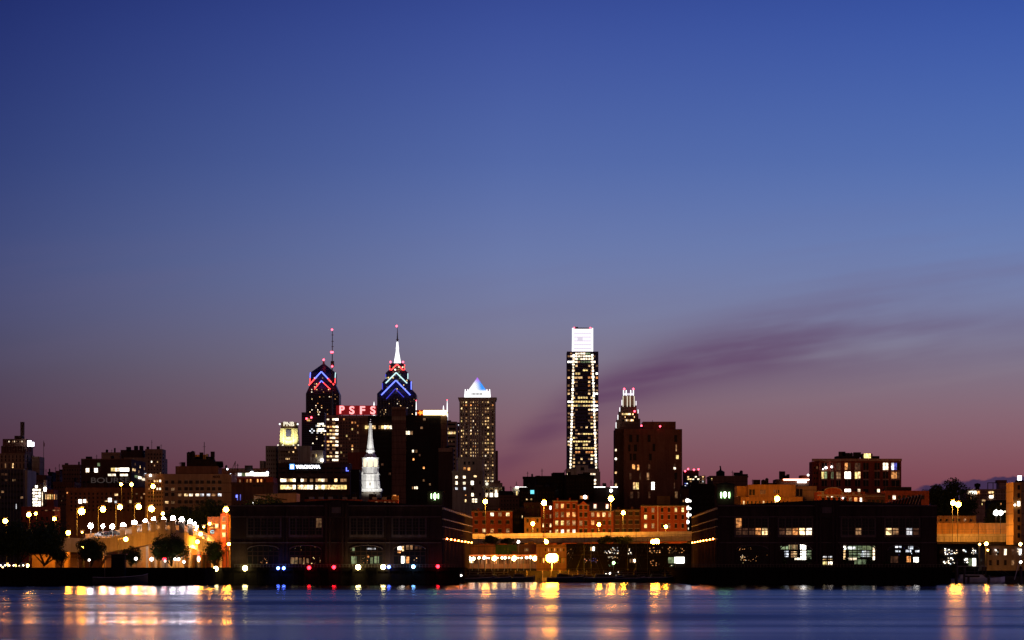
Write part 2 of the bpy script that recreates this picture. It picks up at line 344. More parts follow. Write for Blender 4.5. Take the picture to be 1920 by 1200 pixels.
def quay(name, a, b, y0, y1, top, mat='bulkhead'):
    m = MB().box(a, b, y0, y1, -6, top)
    m.box(a, b, y0-.5, y0-.003, top-.9, top+.12)                       # timber wale
    x = a + 1
    while x < b:                                                       # fender piles
        m.box(x-.18, x+.18, y0-.85, y0-.503, -2, top-.1); x += 3.2
    return tag(m.build(name, mat), kind='structure')
quay('quay', -420, X(384, 760), 760, 929.9, 4.3)
quay('pier_deck', X(386, 790), X(862, 790), 790, 929.8, 4.3)
quay('pier', X(1296, 790), X(1783, 790), 790, 929.8, 4.3)
quay('promenade', X(1784, 800)+8, 420, 830, 929.7, 3.4)
tag(MB().box(X(868, 905), X(1292, 905), 905, 929.6, -6, 3.3).build('marina_walk', 'bulkhead'), kind='structure')

# ------------------------------------------------------------------ far skyline
# chevron-lit tower with the white spire
def gable_tier(b, x0, x1, ys, ya, yb, name, mat, prof=None, dy=0):
    """square block whose shoulders slope in on all four sides from row ys to row ya"""
    D = b.D; xc = (x0+x1)/2; hwm = (x1-x0)/2*D/F; cy = D + b.half
    prof = prof or [(1, yb), (1, ys), (.72, ya)]
    return MB().lathe(X(xc, D), cy, [(f*hwm*math.sqrt(2), Z(yy, D)) for f, yy in prof], 4).build(name, mat, b.r), cy-hwm
def chevron(b, apex, l, r, yfront, mats, rad=.75, tip=None):
    """a neon line: two mitred arms"""
    D = b.D
    def P(q): return (X(q[0], D), yfront-.6, Z(q[1], D))
    for e in (l, r):
        if tip:
            mid = (apex[0] + (e[0]-apex[0])*tip[0], apex[1] + (e[1]-apex[1])*tip[0])
            MB().tube(P(mid), P(e), rad).build('neon_line', mats, b.r); MB().tube(P(apex), P(mid), rad).build('neon_line', tip[1], b.r)
        else: MB().tube(P(apex), P(e), rad).build('neon_line', mats, b.r)
b = Bld('skyscraper', 'stepped glass tower with red, white and blue light chevrons and a floodlit white spire', 3400, 'tower_glass', 743.5, 'skyscraper'); b.half = 36.8*3400/F
b.xc = 743.5
gable_tier(b, 707, 780, 738, 727, 1060, 'wall', 'tower_glass'); y1_ = b.D
_, f2 = gable_tier(b, 716.5, 771, 716, 706, 727, 'upper_tier', 'tower_glass')
_, f3 = gable_tier(b, 722.5, 764.5, 698, 692, 706, 'upper_tier', 'tower_glass')
_, f4 = gable_tier(b, 730, 758, 682, 679, 692, 'upper_tier', 'tower_glass')
chevron(b, (743.5, 681.5), (730.3, 695), (757.5, 695), f4, 'neon_red'); chevron(b, (742.5, 698), (722.7, 718), (763, 718), f3-4, 'neon_white')
chevron(b, (742.5, 713.5), (715.3, 741), (769.5, 741), f2-9, 'neon_blue'); chevron(b, (741.5, 729), (724.5, 748), (757.5, 745), b.D-1, 'neon_dim_blue', .5)
for px, ya, yb, ff, mt in [(757.8, 682, 695, f4, 'neon_red'), (764.3, 699, 717, f3, 'neon_white'), (770.8, 715, 736, f2, 'neon_blue'), (730.1, 684, 694, f4, 'neon_red'), (722.6, 701, 717, f3, 'neon_dim_blue'), (716.7, 718, 738, f2, 'neon_dim_blue')]:
    MB().tube((X(px, b.D), ff-.6, Z(ya, b.D)), (X(px, b.D), ff-.6, Z(yb, b.D)), .5).build('neon_line', mt, b.r)
cy = b.D + b.half; k = b.D/F; xs = X(743.7, b.D)
pr = [(8.5, 681.5), (7.6, 679), (6.6, 677), (6.0, 672), (4.4, 664), (3.2, 657), (2.8, 652), (3.2, 650), (2.5, 648), (1.9, 641), (1.6, 638)]
MB().lathe(xs, cy, [(r*k, Z(y, b.D)) for r, y in pr], 8).build('spire', 'white_glow', b.r)  # floodlighting on the spire is put in as emission
MB().lathe(xs, cy, [(1.5*k, Z(638, b.D)), (1.3*k, Z(630, b.D)), (.7*k, Z(618, b.D)), (.35*k, Z(611, b.D))], 6).build('mast', 'metal', b.r)
MB().tube((xs-3*k, cy, Z(634, b.D)), (xs+3*k, cy, Z(634, b.D)), .4).build('mast_arm', 'pale_metal', b.r)
for px, py in ((743.6, 611), (732, 678.5), (755.5, 678.5)): MB().ball((X(px, b.D), cy-20, Z(py, b.D)), 1.15).build('beacon', 'beacon_red', b.r)
b.win(729, 760, 9, 686, 700, 3, .7, .5, p=.35, kinds='gdgW', dy=10, dark=False); b.win(722, 765, 10, 700, 722, 4, .6, .5, p=.3, kinds='gdgw', dy=6, dark=False)
b.win(718, 768, 16, 720, 746, 7, .45, .4, p=.12, kinds='wdW', dy=3, dark=False); b.win(709, 778, 22, 747, 790, 11, .4, .4, p=.14, kinds='wdwfW', t=.3)
b.win(709, 778, 14, 790, 880, 20, .5, .4, p=.06, kinds='wd', dark=False)
m = MB()
for i in range(15): m.box(X(709+i*5, b.D)-.25, X(709+i*5, b.D)+.25, b.D-.5, b.D-.01, GROUND, Z(745, b.D))
m.build('mullions', 'metal', b.r); b.done()
# the rounder chevron tower with gabled roof
b = Bld('skyscraper', 'dark glass tower with gabled top and red and blue light chevrons', 3350, 'tower_glass', 605, 'skyscraper'); b.half = 31*3350/F
gable_tier(b, 573.5, 636, 738, 718, 1060, 'wall', 'tower_glass')
_, f2 = gable_tier(b, 581.5, 628.5, 697, 686, 718, 'crown', 'tower_glass', [(1, 718), (1, 698), (.12, 681)])
MB().lathe(X(605, b.D), b.D+b.half, [(3.6*b.D/F, Z(682, b.D)), (2.2*b.D/F, Z(677, b.D)), (1.2*b.D/F, Z(673, b.D))], 4).build('roof_cap', 'metal', b.r)
MB().ball((X(605.4, b.D), b.D+b.half-5, Z(673, b.D)), 1.2).build('beacon', 'beacon_red', b.r)
chevron(b, (602.7, 697), (579.3, 722.5), (626.4, 722), b.D-2, 'neon_red', tip=(.52, 'neon_blue')); chevron(b, (602.7, 714), (589.5, 730), (619.5, 730), b.D-1, 'neon_red', .5, tip=(.2, 'neon_blue'))
for px, ya, yb, mt in ((581.6, 698, 708, 'neon_blue'), (581, 709, 718, 'neon_red'), (628.6, 698, 708, 'neon_white'), (628.2, 709, 718, 'neon_red')):
    MB().tube((X(px, b.D), f2-.5, Z(ya, b.D)), (X(px-.6, b.D), f2-.5, Z(yb, b.D)), .5).build('neon_line', mt, b.r)
b.win(588, 618, 8, 706, 728, 4, .5, .35, p=.25, kinds='dw', dark=False, dy=1); b.win(583, 627, 14, 728, 770, 9, .5, .35, p=.18, kinds='wWod')
b.win(576, 634, 16, 738, 795, 14, .5, .35, p=.10, kinds='wWod', t=.2); b.win(576, 634, 10, 800, 880, 16, .5, .35, p=.05, kinds='wd', dark=False)
b.done()
# tall guyed antenna
b = empty('antenna_mast', (X(622.3, 3300), 3300, GROUND), 'very tall thin antenna with four red lights beside the gabled chevron tower', 'antenna')
D = 3300; xa = X(622.5, D)
MB().tube((xa, D, GROUND), (xa, D, Z(745, D)), 1.6, 1.3).tube((xa, D, Z(745, D)), (xa+.5, D, Z(619, D)), .85, .35).build('pole', 'metal', b)
for py in (628, 640, 650): MB().tube((xa-.6, D, Z(py, D)), (xa+2, D, Z(py, D)), .35).build('dipole', 'metal', b)
MB().box(xa-1.4, xa+2.4, D-1, D+1, Z(688, D), Z(677, D)).build('dish_cage', 'metal', b)
for px, py in ((622.8, 618.5), (621.2, 660.5), (624, 660.5), (623, 687)): MB().ball((X(px, D), D-2, Z(py, D)), 1.1).build('beacon', 'beacon_red', b)
# low dark tower in front of it
b = Bld('office_tower', 'dark blue office tower with bright white reflections below the gabled chevron tower', 3000, 'tower_glass', 588, 'office tower')
b.vol(565.5, 612, 773, dep=30); b.win(567, 610, 12, 775, 850, 18, .6, .5, p=.06, kinds='wWd')
b.win(572, 584, 4, 784, 790, 2, .8, .7, pat=['.oo.', '.oyo']); b.win(592, 610, 6, 793, 800, 2, .9, .8, pat=['.WWHH.', 'cWW.WW']); b.win(580, 611, 9, 803, 813, 3, .9, .7, pat=['.c..WHHH.', 'c.c.WHHWH', '.c..c.W..'])  # bright white panes are reflections in the glass, put in as emission
MB().ball((X(575, 3000), 2998, Z(785, 3000)), 1).build('beacon', 'beacon_red', b.r); MB().ball((X(584, 3000), 2998, Z(783, 3000)), 1).build('beacon', 'beacon_red', b.r); b.done()
# bank tower with the red letters
b = Bld('office_tower', 'slab tower with four big red rooftop letters and lit windows down its left edge', 2600, 'pink_stone', 660, 'office tower'); D = 2600
b.vol(611, 706, 779, dep=30, adj=False); b.vol(611, 634, 784, 778.5, dy=-9, dep=8.9, adj=False, part='wing')
b.win(612.5, 623, 2, 783, 866, 12, .8, .42, pat=['W.', '..', 'wo', '.y', 'yw', '.W', 'ow', 'w.', 'd.', '.d', 'yw', 'd.'], dy=-9); b.win(623, 634.5, 2, 783, 866, 12, .95, .5, pat=['WH', 'd.', 'wW', 'dW', 'wW', 'Wd', 'dW', 'wW', 'd.', '.W', 'dW', 'WW'], dy=-9)
b.vol(610.8, 634.6, 783, None, dy=-9, dep=8.8, adj=False, part='wing')
b.win(637, 705, 13, 783, 870, 14, .5, .5, p=.17, kinds='owdfy'); 
m = MB()
for i in range(14): m.box(X(611, D), X(706, D), D-1.6, D-.02, Z(786.5+6.1*i, D)-.3, Z(786.5+6.1*i, D))
m.build('balcony_bands', 'beige', b.r)
m = MB()
m.box(X(630, D), X(706, D), D+3, D+3.8, Z(777.5, D), Z(760, D)); m.build('sign_frame', 'board_red_glow', b.r)  # neon glow of the letters, put into the board as emission
for i, (c, px) in enumerate(zip('PSFS', (641, 659.5, 679.5, 699))): text(c, 'letter', 'sign_red_letter' if 'sign_red_letter' in MAT else 'sign_red', b.r, X(px, D), D+2.2, Z(768.8 - (1 if c == 'P' else 0), D), (15 if c != 'P' else 14.5)*D/F, 9.6*D/F, .03, .5)
for px in (630, 642, 655, 668, 681, 694, 706): MB().tube((X(px, D), D+5, Z(779, D)), (X(px, D), D+5, Z(759.5, D)), .35).build('sign_post', 'metal', b.r)
MB().tube((X(607, D), D-2, Z(756, D)), (X(630, D), D-2, Z(756, D)), .3).tube((X(607, D), D-2, Z(767, D)), (X(630, D), D-2, Z(767, D)), .3).build('crane_rail', 'metal', b.r)
b.done()
# white spires peeping over the roofs
def finial(px, yt, yb, D, label, red=False, w=1.6, col='white_glow'):
    b = empty('spire', (X(px, D), D, GROUND), label, 'spire'); k = D/F
    MB().lathe(X(px, D), D, [(w*k*1.4, GROUND), (w*k*1.4, Z(yb, D)), (w*k, Z(yb, D)+.01), (w*k*.7, Z((yt*2+yb)/3, D)), (.25*k, Z(yt, D))], 8).build('shaft', col, b)  # bright white look of the shaft is put in as emission
    MB().lathe(X(px, D), D, [(w*k*1.5, Z(yb, D)-2), (w*k*1.5, Z(yb, D))], 8).build('collar', 'pale_metal', b)
    if red: MB().ball((X(px, D), D-1, Z(yt, D)), .9*k).build('beacon', 'beacon_red', b)
finial(701.3, 753, 765, 3000, 'small white spire rising behind the last red rooftop letter')
finial(780.5, 751, 769, 2900, 'thin white spire with red tip left of the yellow sign', True, 1)
finial(838.5, 750, 772, 2800, 'thin white spire with red tip above the right end of the yellow sign', True, 1.1)
finial(831.5, 760, 770, 2700, 'stubby lit finial left of the red tipped spire', False, 1.4)
# city slab with the yellow sign
b = Bld('office_tower', 'dark slab tower with brown service shaft and a glowing yellow rooftop sign', 1700, 'dark_wall', 770, 'office tower'); D = 1700
b.vol(690, 736, 780, dep=30, adj=False); b.vol(734.5, 761, 763, dy=-3, dep=30, mat='brown', part='service_shaft', adj=False); b.vol(759, 826, 778.5, dy=0, dep=30, mat='dark_wall', adj=False)
b.vol(734.6, 760.9, 766, 763.2, dy=-3.3, dep=.29, mat='tan', part='shaft_cap', adj=False); b.vol(734.6, 760.9, 788, 780.5, dy=-3.3, dep=.29, mat='tan', part='shaft_cap', adj=False)
b.vol(674, 691, 783, 848, dep=20, mat='brown', adj=False); b.vol(652, 691, 848, dep=20, mat='brick_deep', adj=False)
b.vol(662, 673.5, 841, 848, dep=5, mat='tan', adj=False); b.vol(826.5, 838, 779.5, dep=22, mat='brown', adj=False)
b.win(684, 735, 10, 797.5, 804.5, 1, .85, .9, pat=['yyww.dyWwW'], dy=-1, t=.2)
b.win(692, 733, 9, 806, 936, 15, .85, .5, p=.015, kinds='dcf', t=.1); b.win(762, 824, 12, 782, 806, 3, .8, .5, p=.02, kinds='d'); b.win(759.5, 774, 3, 808, 815, 1, .85, .9, pat=['WWd'], dy=-.1); b.win(762, 808, 12, 818, 936, 15, .8, .5, p=.03, kinds='dfo')
b.win(771, 784, 2, 843, 849, 1, .5, .8, pat=['Wd'], dy=-.2); b.win(772, 784, 3, 912, 917, 1, .6, .9, pat=['dWW'], dy=-.2)
m = MB(); m.box(X(794, D), X(838.5, D), D-1.2, D-.2, Z(778.2, D), Z(769.5, D)); m.build('sign_panel', 'sign_yellow', b.r)
m = MB(); pts = []; sxx, szz = X(789, D), Z(774, D)
for i in range(10):
    a = math.pi/2 + i*math.pi/5 + .4; r_ = (6.3 if i % 2 == 0 else 2.4)*D/F; pts.append((sxx + r_*math.cos(a)*1.05, szz + r_*math.sin(a)*.8))
m.prism_y(pts, D-1.3, D-.6); m.build('star_mark', 'sign_orange', b.r)
MB().box(X(781, D), X(838.5, D), D-.19, D+1, Z(779.5, D)+.2, Z(768.8, D)).build('sign_board', 'brick_deep', b.r); b.done()
b = Bld('office_building', 'beige banded office block with rows of lit windows beneath the red tipped spires', 1900, 'beige', 840, 'office building')
b.vol(824, 858, 790.5, dep=30); b.vol(836, 846, 788, 790.5, dy=5, dep=6, part='roof_unit', mat='dark_brown')
for i in range(12): b.win(825, 854, 1, 794+8.2*i, 797.5+8.2*i, 1, .96, 1, pat=['.'])
b.win(825.5, 854, 9, 802, 806, 1, .9, .9, pat=['ywWyd....'], dy=-.1); b.win(825.5, 854, 12, 809.5, 814, 1, .9, .9, pat=['ywWywWyyWwwy'], dy=-.1); b.win(826, 850, 4, 825, 829, 1, .2, .8, pat=['W.dd'], dy=-.1); b.done()
b = Bld('office_tower', 'plain brown shaft with pale capping band, in front of the beige banded block', 1500, 'dark_brown', 836, 'office tower')
b.vol(822, 850.5, 840, dep=14); b.vol(822, 848, 847, 840.2, dy=-.3, dep=.29, mat='tan', part='cap_band', adj=False); b.junk(824, 842, 840, 2, seed=5); b.done()
b = Bld('office_building', 'narrow grey tower half hidden behind the beige banded block', 2300, 'brown', 857, 'office building')
b.vol(852, 862, 792, dep=16); b.win(853, 861, 3, 794, 880, 14, .5, .4, p=.15, kinds='dc'); b.done()
# pyramid tower
b = Bld('skyscraper', 'tan ribbed tower with a glowing white and blue pyramid on top', 3300, 'cream', 895, 'skyscraper'); D = 3300; b.half = 33*D/F
b.vol(861.5, 929, 750, dep=40, adj=False); b.vol(860, 930.5, 746.5, 750, dy=-1, dep=42, part='cornice', adj=False); b.vol(858.7, 931.5, 745, 746.6, dy=-2, dep=44, part='cornice', adj=False)
b.vol(928.6, 933.5, 845, dy=6, dep=30, part='wing', mat='brown', adj=False)
cyy = D+20; k = D/F; xc = X(894.6, D)
MB().lathe(xc, cyy, [(30.5*k, Z(745, D)), (33*k, Z(736, D)), (33*k, Z(733.5, D))], 4).build('crown_base', 'crown_plain', b.r) if 'crown_plain' in MAT else MB().lathe(xc, cyy, [(30.5*k, Z(745, D)), (33*k, Z(736, D)), (33*k, Z(733.5, D))], 4).build('crown_base', 'white_glow', b.r)  # white floodlighting put into the crown base as emission
pm = bpy.data.materials.new('pyramid_painted_light'); pm.use_nodes = True; q = G(pm.node_tree); p = q.n['Principled BSDF']; MAT['pyramid_painted_light'] = pm
geo = q.new('ShaderNodeNewGeometry'); sx = q.new('ShaderNodeSeparateXYZ'); q.l.new(geo.outputs['Position'], sx.inputs[0])
ux = q.m('DIVIDE', q.m('SUBTRACT', sx.outputs[0], xc), 24*k); uz = q.m('DIVIDE', q.m('SUBTRACT', sx.outputs[2], Z(738, D)), 33*k)
c1 = q.mix(q.sstep(q.m('ADD', ux, q.m('MULTIPLY', uz, .3)), -.1, .5), (1, .98, .95, 1), (.03, .30, .95, 1)); c2 = q.mix(q.sstep(uz, .55, 1.0), c1, (.45, .12, .85, 1))  # coloured floodlighting painted onto the pyramid as an emission gradient
c3 = q.mix(q.sstep(uz, .12, .3), (1, 1, 1, 1), c2)
cell = q.m('MULTIPLY', q.m('LESS_THAN', q.m('ABSOLUTE', q.m('SUBTRACT', q.m('FRACT', q.m('MULTIPLY', q.m('ADD', q.m('MULTIPLY', ux, 8), q.m('MULTIPLY', uz, 8)), 1.0)), .5)), .2),
               q.m('LESS_THAN', q.m('ABSOLUTE', q.m('SUBTRACT', q.m('FRACT', q.m('MULTIPLY', q.m('SUBTRACT', q.m('MULTIPLY', uz, 8), q.m('MULTIPLY', ux, 8)), 1.0)), .5)), .2))
cell = q.m('MULTIPLY', cell, q.sstep(uz, .1, .2)); q.put(p.inputs['Emission Color'], c3); q.put(p.inputs['Emission Strength'], q.m('SUBTRACT', 1.25, q.m('MULTIPLY', cell, .95)))
p.inputs['Base Color'].default_value = (.2, .2, .2, 1); pm.cycles.emission_sampling = 'NONE'
MB().lathe(xc, cyy, [(27*k, Z(738, D)), (26*k, Z(733, D)), (.3*k, Z(705.5, D))], 4).build('pyramid', 'pyramid_painted_light', b.r)
for px in (872.5, 877, 913, 918): MB().tube((X(px, D), D-1, Z(745, D)), (X(px, D), D-1, Z(730, D)), 1.2, .5).build('pinnacle', 'white_glow', b.r)
m = MB()
for i in range(8): m.box(X(885+i*2.6, D)-.5, X(885+i*2.6, D)+.5, D-4.5, D-3.2, Z(741, D), Z(737, D))
m.build('crown_columns', 'grey_stone', b.r)
ribs = [863, 871, 879, 885.5, 889.5, 893.5, 897.5, 901.5, 907, 919, 926.5]
m = MB()
for px in ribs: m.box(X(px, D)-.9, X(px, D)+.9, D-1.8, D-.02, GROUND, Z(750.2, D))
m.build('piers', 'cream', b.r)
rows = 26
gl = ['.' for _ in range(14)]
def rrow(s): return s
pats = ['.wwd.w..ww.w..', '.dofofdo.f..oo', '....w.w.w...d.', '.d....d....d..', '..............', '...w......d...', 'y....W........', '......w.......', '.....W.w....d.', '.y.yW..W......', '.w..w.w.w..y.w', '...d......d..d', '..............', '.www.wWyWwwyww', '.....oo..d....', '.w.ww.www.ww.w', '..wwwwwwyw.www', '...WwWw.WwW.w.', '.....d..w.....', '..w.....d.....', '........WwW.ww', '.........wd...', '.........o....', '.......w...d.w', '........ww.wWw', '........WWWwWW']
pats = [''.join(c if c != '.' or R.random() > .45 else R.choice('dddw') for c in r_) for r_ in pats]
b.win(863, 926.5, 14, 751, 905, 26, .55, .42, pat=pats, t=.2)
b.done()
# tall tower with white crown box
b = Bld('skyscraper', 'tallest tower, dark glass with bright white vertical edges and a white glowing crown', 3600, 'blue_glass', 1092, 'skyscraper'); D = 3600; k = D/F
b.vol(1063, 1122, 659, dep=36, adj=False)
m = MB(); m.prism_y([(X(1073, D), Z(659, D)), (X(1112, D), Z(659, D)), (X(1111, D), Z(616, D)), (X(1073.8, D), Z(616, D))], D+5, D+28); m.build('crown', 'crown_white', b.r)
m = MB()
for i in range(6): m.box(X(1075, D), X(1110.3, D), D+4.6, D+4.99, Z(623.5+7.2*i, D)-1.2, Z(623.5+7.2*i, D)+.2)
for i in range(11): m.box(X(1076+3.3*i, D)-.14, X(1076+3.3*i, D)+.14, D+4.4, D+4.59, Z(659, D), Z(616, D))
m.box(X(1083, D), X(1093, D), D+4.2, D+4.39, Z(638, D), Z(632, D)); m.build('crown_louvres', 'crown_band', b.r)
for px in (1074, 1111): MB().box(X(px-1.2, D), X(px+1.2, D), D+3.6, D+4.19, Z(659, D), Z(614.5, D)).build('crown_edge', 'white_glow', b.r)
MB().box(X(1075, D), X(1110, D), D+6, D+9, Z(615.9, D), Z(613.5, D)).box(X(1078, D), X(1084, D), D+7, D+9, Z(613.4, D), Z(612, D)).build('roof_rail', 'metal', b.r)
for px in (1076.5, 1107): MB().ball((X(px, D), D+3, Z(614.5, D)), 1).build('beacon', 'beacon_red', b.r)
for j in range(37):                                          # lit corner shafts, leaning outwards downwards
    y = 666 + j*5.85; t_ = (y-659)/221
    for e, sgn in ((1075.8-6.4*t_, 1), (1110.3+7.6*t_, 1)):
        w_ = 1.9 if j % 2 else 1.4
        b.w.append(('W' if (j*7+int(e)) % 5 else 'H', (X(e, D), D, Z(y, D)), (2*w_*k, .8, 4.2*k if j % 3 else 3.0*k)))
def crow(y, s, h=3.0, x0=1064, x1=1121.5): b.win(x0, x1, len(s), y-h/2, y+h/2, 1, .8, 1, pat=[s], t=.3)
DIM = {}
for y, s in [(663, ' d.WWWWgg.. '), (668, 'dWWWWWWWWWd '), (673, '  WWgWWWWW  '), (678.5, 'HHWWdggggWW '), (686, '...w....w..d'), (694, 'd.w...yy.o..'), (700.5, '...yy....o.H'), (708, 'w.ywww..oo.o'), (716, ' .wd....w...'), (723, 'd..d....o..d'), (732, 'd.d.....d..d'), (738, 'w..d....w.HH'),
    (745.5, ' .w.yyyy.w. '), (753, 'HHyyyyyyyyWo'), (760.5, 'yyyygdyywWHH'), (768, '...d....wWHH'), (775, 'd.d.....dddd'), (782, 'd.d......o.d'), (788.5, 'd.d.....dd.d'), (794, '..d......yd.'), (801, 'd.w..d.w.w..'), (807, '...d......dd'),
    (814, '...dwdyyyyod'), (821, 'd.yd....d..d'), (827.5, 'W.ywyyyyw.  '), (834, 'w..y..yw...d'), (840.5, '...yydyyyyyd'), (848, '...oo..ooo..'), (854, '..d......ww.'), (860.5, '..w..w..dW..'), (867.5, '..w.d.d..w..'), (874, '..w.........')]: crow(y, s)
m = MB()
for i in range(55): m.box(X(1063, D)-.3, X(1122, D)+.3, D-.36, D-.01, Z(682+3.7*i, D)-.25, Z(682+3.7*i, D)+.25)
m.build('floor_edges', 'metal', b.r); b.done()
# stepped crown tower behind the brick block
b = Bld('skyscraper', 'stepped dark tower with four white lit crown posts and red beacons', 3300, 'brown', 1178, 'skyscraper'); D = 3300; k = D/F
for x0, x1, yt, yb in [(1154, 1203, 800, None), (1157, 1200.5, 785, 800), (1161, 1197, 770, 785), (1165, 1193.5, 761, 770), (1168.5, 1189.5, 738, 761)]: b.vol(x0, x1, yt, yb, dy=(1203-x1)*k*1.0, dep=28-(1203-x1)*k*.3, adj=False, part='wall' if yb is None else 'upper_tier')
for i, px in enumerate((1169.5, 1174.5, 1183, 1188)): MB().box(X(px-.9, D), X(px+.9, D), D+4, D+7, Z(741, D), Z(731, D)).build('crown_post', 'white_glow', b.r)
MB().box(X(1169, D), X(1189, D), D+6.6, D+7.3, Z(740.5, D), Z(736.5, D)).build('crown_screen', 'crown_band', b.r)
for px in (1168.6, 1176.5, 1182, 1189.6): MB().box(X(px-.5, D), X(px+.5, D), D+5.4, D+7, Z(762, D), Z(742, D)).build('light_strip', 'floor_light', b.r)
for x, ya, yb in ((1166, 760, 750), (1192.5, 760, 752), (1162, 772, 764), (1158.5, 787, 778), (1155, 803, 792), (1196.3, 775, 768)): MB().box(X(x-.55, D), X(x+.55, D), D-2, D-.4, Z(ya, D), Z(yb, D)).build('light_strip', 'white_glow', b.r)
b.win(1166, 1193, 11, 774.5, 778.5, 1, .75, .8, pat=['wyyywWw.w..'], dy=3); b.win(1166, 1193, 11, 780, 784, 1, .4, .7, pat=['..w......w.'], dy=3); b.win(1166, 1193, 11, 786, 790, 1, .8, .8, pat=['..dWw.wWw..'], dy=1)
for px, py in ((1170.5, 729), (1187.5, 729), (1190, 771)): MB().ball((X(px, D), D+2, Z(py, D)), 1.1).build('beacon', 'beacon_red', b.r)
b.done()
# yellow-lit crown tower with three letters
b = Bld('office_tower', 'grey stepped tower with yellow floodlit top bearing three white letters', 2500, 'grey_stone', 540, 'office tower'); D = 2500; k = D/F
b.vol(498, 522, 836, dy=6, dep=22); b.vol(521, 560, 836, dep=30, adj=False); b.vol(487, 498.5, 864, dy=8, dep=16, part='wing'); b.vol(558, 582, 836, dy=4, dep=20, part='wing', adj=False)
prof = [(-19.5, 837), (19.5, 837), (17.5, 825), (16.3, 803), (-16.3, 803), (-17.5, 825)]
m = MB(); m.prism_y([(X(541+a, D), Z(y, D)) for a, y in prof], D+4, D+4+30*k); m.build('crown_shaft', 'cream', b.r)
b.vol(536, 546, 826, 806, dy=3.2, dep=.75, part='crown_window', mat='blue_glass', adj=False); b.vol(536.5, 545.5, 824, 819, dy=2.9, dep=.25, part='crown_balcony', mat='cream', adj=False)
for px in (527, 531.5, 550.5, 555): b.vol(px-1.3, px+1.3, 803.5, 833, dy=2.6, dep=1.38, part='crown_pilaster', mat='cream', adj=False)
b.vol(527, 557, 792, 802.8, dy=4.5, dep=14, part='drum', mat='dark_brown', adj=False)
text('PNB', 'letters', 'floor_light', b.r, X(541, D), D+3.6, Z(794.5, D), 8*D/F, 20*D/F, .02, .3)
for x in (-16.8, 16.8): MB().ball((X(541+x, D), D+2, Z(795, D)), .8).build('lamp', 'white_glow', b.r)
for px in (522, 531, 551, 560):
    f = MB().box(X(px, D)-.6, X(px, D)+.6, D-5, D-4, Z(836, D)+.01, Z(836, D)+1).build('floodlight', 'floor_light', b.r)
    ld = bpy.data.lights.new('flood_beam', 'SPOT'); ld.energy = 9000; ld.color = (1, .92, .40); ld.spot_size = 1.5; ld.spot_blend = .6; ld.shadow_soft_size = .3
    lo = bpy.data.objects.new('flood_beam', ld); COL.objects.link(lo); lo.parent = f; lo.location = Vector((X(px, D), D-6, Z(836, D)+1.2)) - ORI[f]
    lo.rotation_euler = (Vector((X(541, D), D+4, Z(812, D))) - Vector((X(px, D), D-6, Z(836, D)+1.2))).to_track_quat('-Z', 'Y').to_euler()
b.vol(524, 558, 837, 845, dy=-7, dep=6.98, adj=False, part='terrace')
b.win(534, 556, 5, 837, 842, 1, .5, .6, pat=['....w'], dy=-7); b.win(536, 556, 5, 846, 849, 1, .6, .9, pat=['.d.w.']); b.win(523, 559, 12, 850, 912, 9, .4, .4, pat=['............', '....www.....', 'd...........', '......', 'o.....', 'd.....', 'w...', '....', '....'])
b.win(499, 520, 5, 842, 915, 9, .4, .4, p=.0, dy=6); b.done()
b = Bld('office_building', 'small cream block with square windows just right of the letter tower', 2300, 'cream', 594, 'office building')
b.vol(581.5, 606, 844.5, dep=16, adj=False); b.win(584, 596, 2, 851, 858, 1, .35, .9); b.win(584, 596, 2, 860, 866, 1, .25, .6); MB().ball((X(604, 2300), 2298, Z(863, 2300)), 1.3).build('lamp', 'dusk_led', b.r); b.done()
# ------------------------------------------------------------------ middle city, left to right
b = Bld('office_tower', 'ornate brown tower with thin chimney and bright white rooftop sign at the far left', 1500, 'tan', 36, 'office tower'); D = 1500
b.vol(-22, 64, 850, dep=30); b.vol(60, 74, 856, dy=8, dep=16, part='wing', adj=False); b.vol(2, 62, 836, 850, dy=2, dep=24, mat='brown', part='upper_tier'); b.vol(5, 60, 823, 836, dy=4, dep=18, mat='brown', part='upper_tier')
b.vol(27, 46, 817, 823, dy=6, dep=8, mat='dark_brown', part='penthouse'); b.vol(38, 46, 791, 817, dy=7, dep=2.2, mat='dark_brown', part='chimney')
for px in range(6, 60, 5): b.vol(px, px+2, 847, 836.2, dy=1.2, dep=.79, mat='brown', part='pilaster', adj=False)
b.win(0, 62, 9, 853, 866, 2, .3, .8, p=0); b.win(0, 62, 9, 866, 880, 1, .3, .6, pat=['.d.w.....'])
b.win(8, 50, 12, 826, 830, 1, .4, .6, pat=['..W.dWd.dWd.'], dy=4)
b.vol(51.5, 58, 826, 837, dy=-.5, dep=1.6, mat='sign_white', part='sign', adj=False); b.vol(58, 63, 829, 837, dy=-.5, dep=1.6, mat='sign_white', part='sign', adj=False); b.vol(50.5, 64, 838.5, 837.01, dy=-1, dep=3, mat='metal', part='sign_bracket', adj=False); b.done()
b = Bld('office_building', 'dark glass office block with thin mullions below the brown tower at far left', 1300, 'tower_glass', 25, 'office building'); D = 1300
b.vol(-30, 45, 880, dep=26, adj=False); b.vol(45.2, 68, 881, dy=1.5, dep=24, mat='grey_stone', part='stair_wall'); m = MB()
for i in range(13): m.box(X(-28+i*6, D)-.12, X(-28+i*6, D)+.12, D-.4, D-.01, GROUND, Z(880.5, D))
m.build('mullions', 'metal', b.r); b.win(-20, 44, 9, 884, 960, 7, .8, .35, pat=['...ff....', 'd...f.d..', '.........', '...d.....', '..d...', '......', '.........'])
b.win(29, 32.5, 1, 945, 954, 1, .5, 1, pat=['c'], dy=-.1); b.done()
b = Bld('glass_hall', 'tall arched window wall glowing white beside the dark glass block', 1240, 'dark_brown', 72, 'hall'); D = 1240
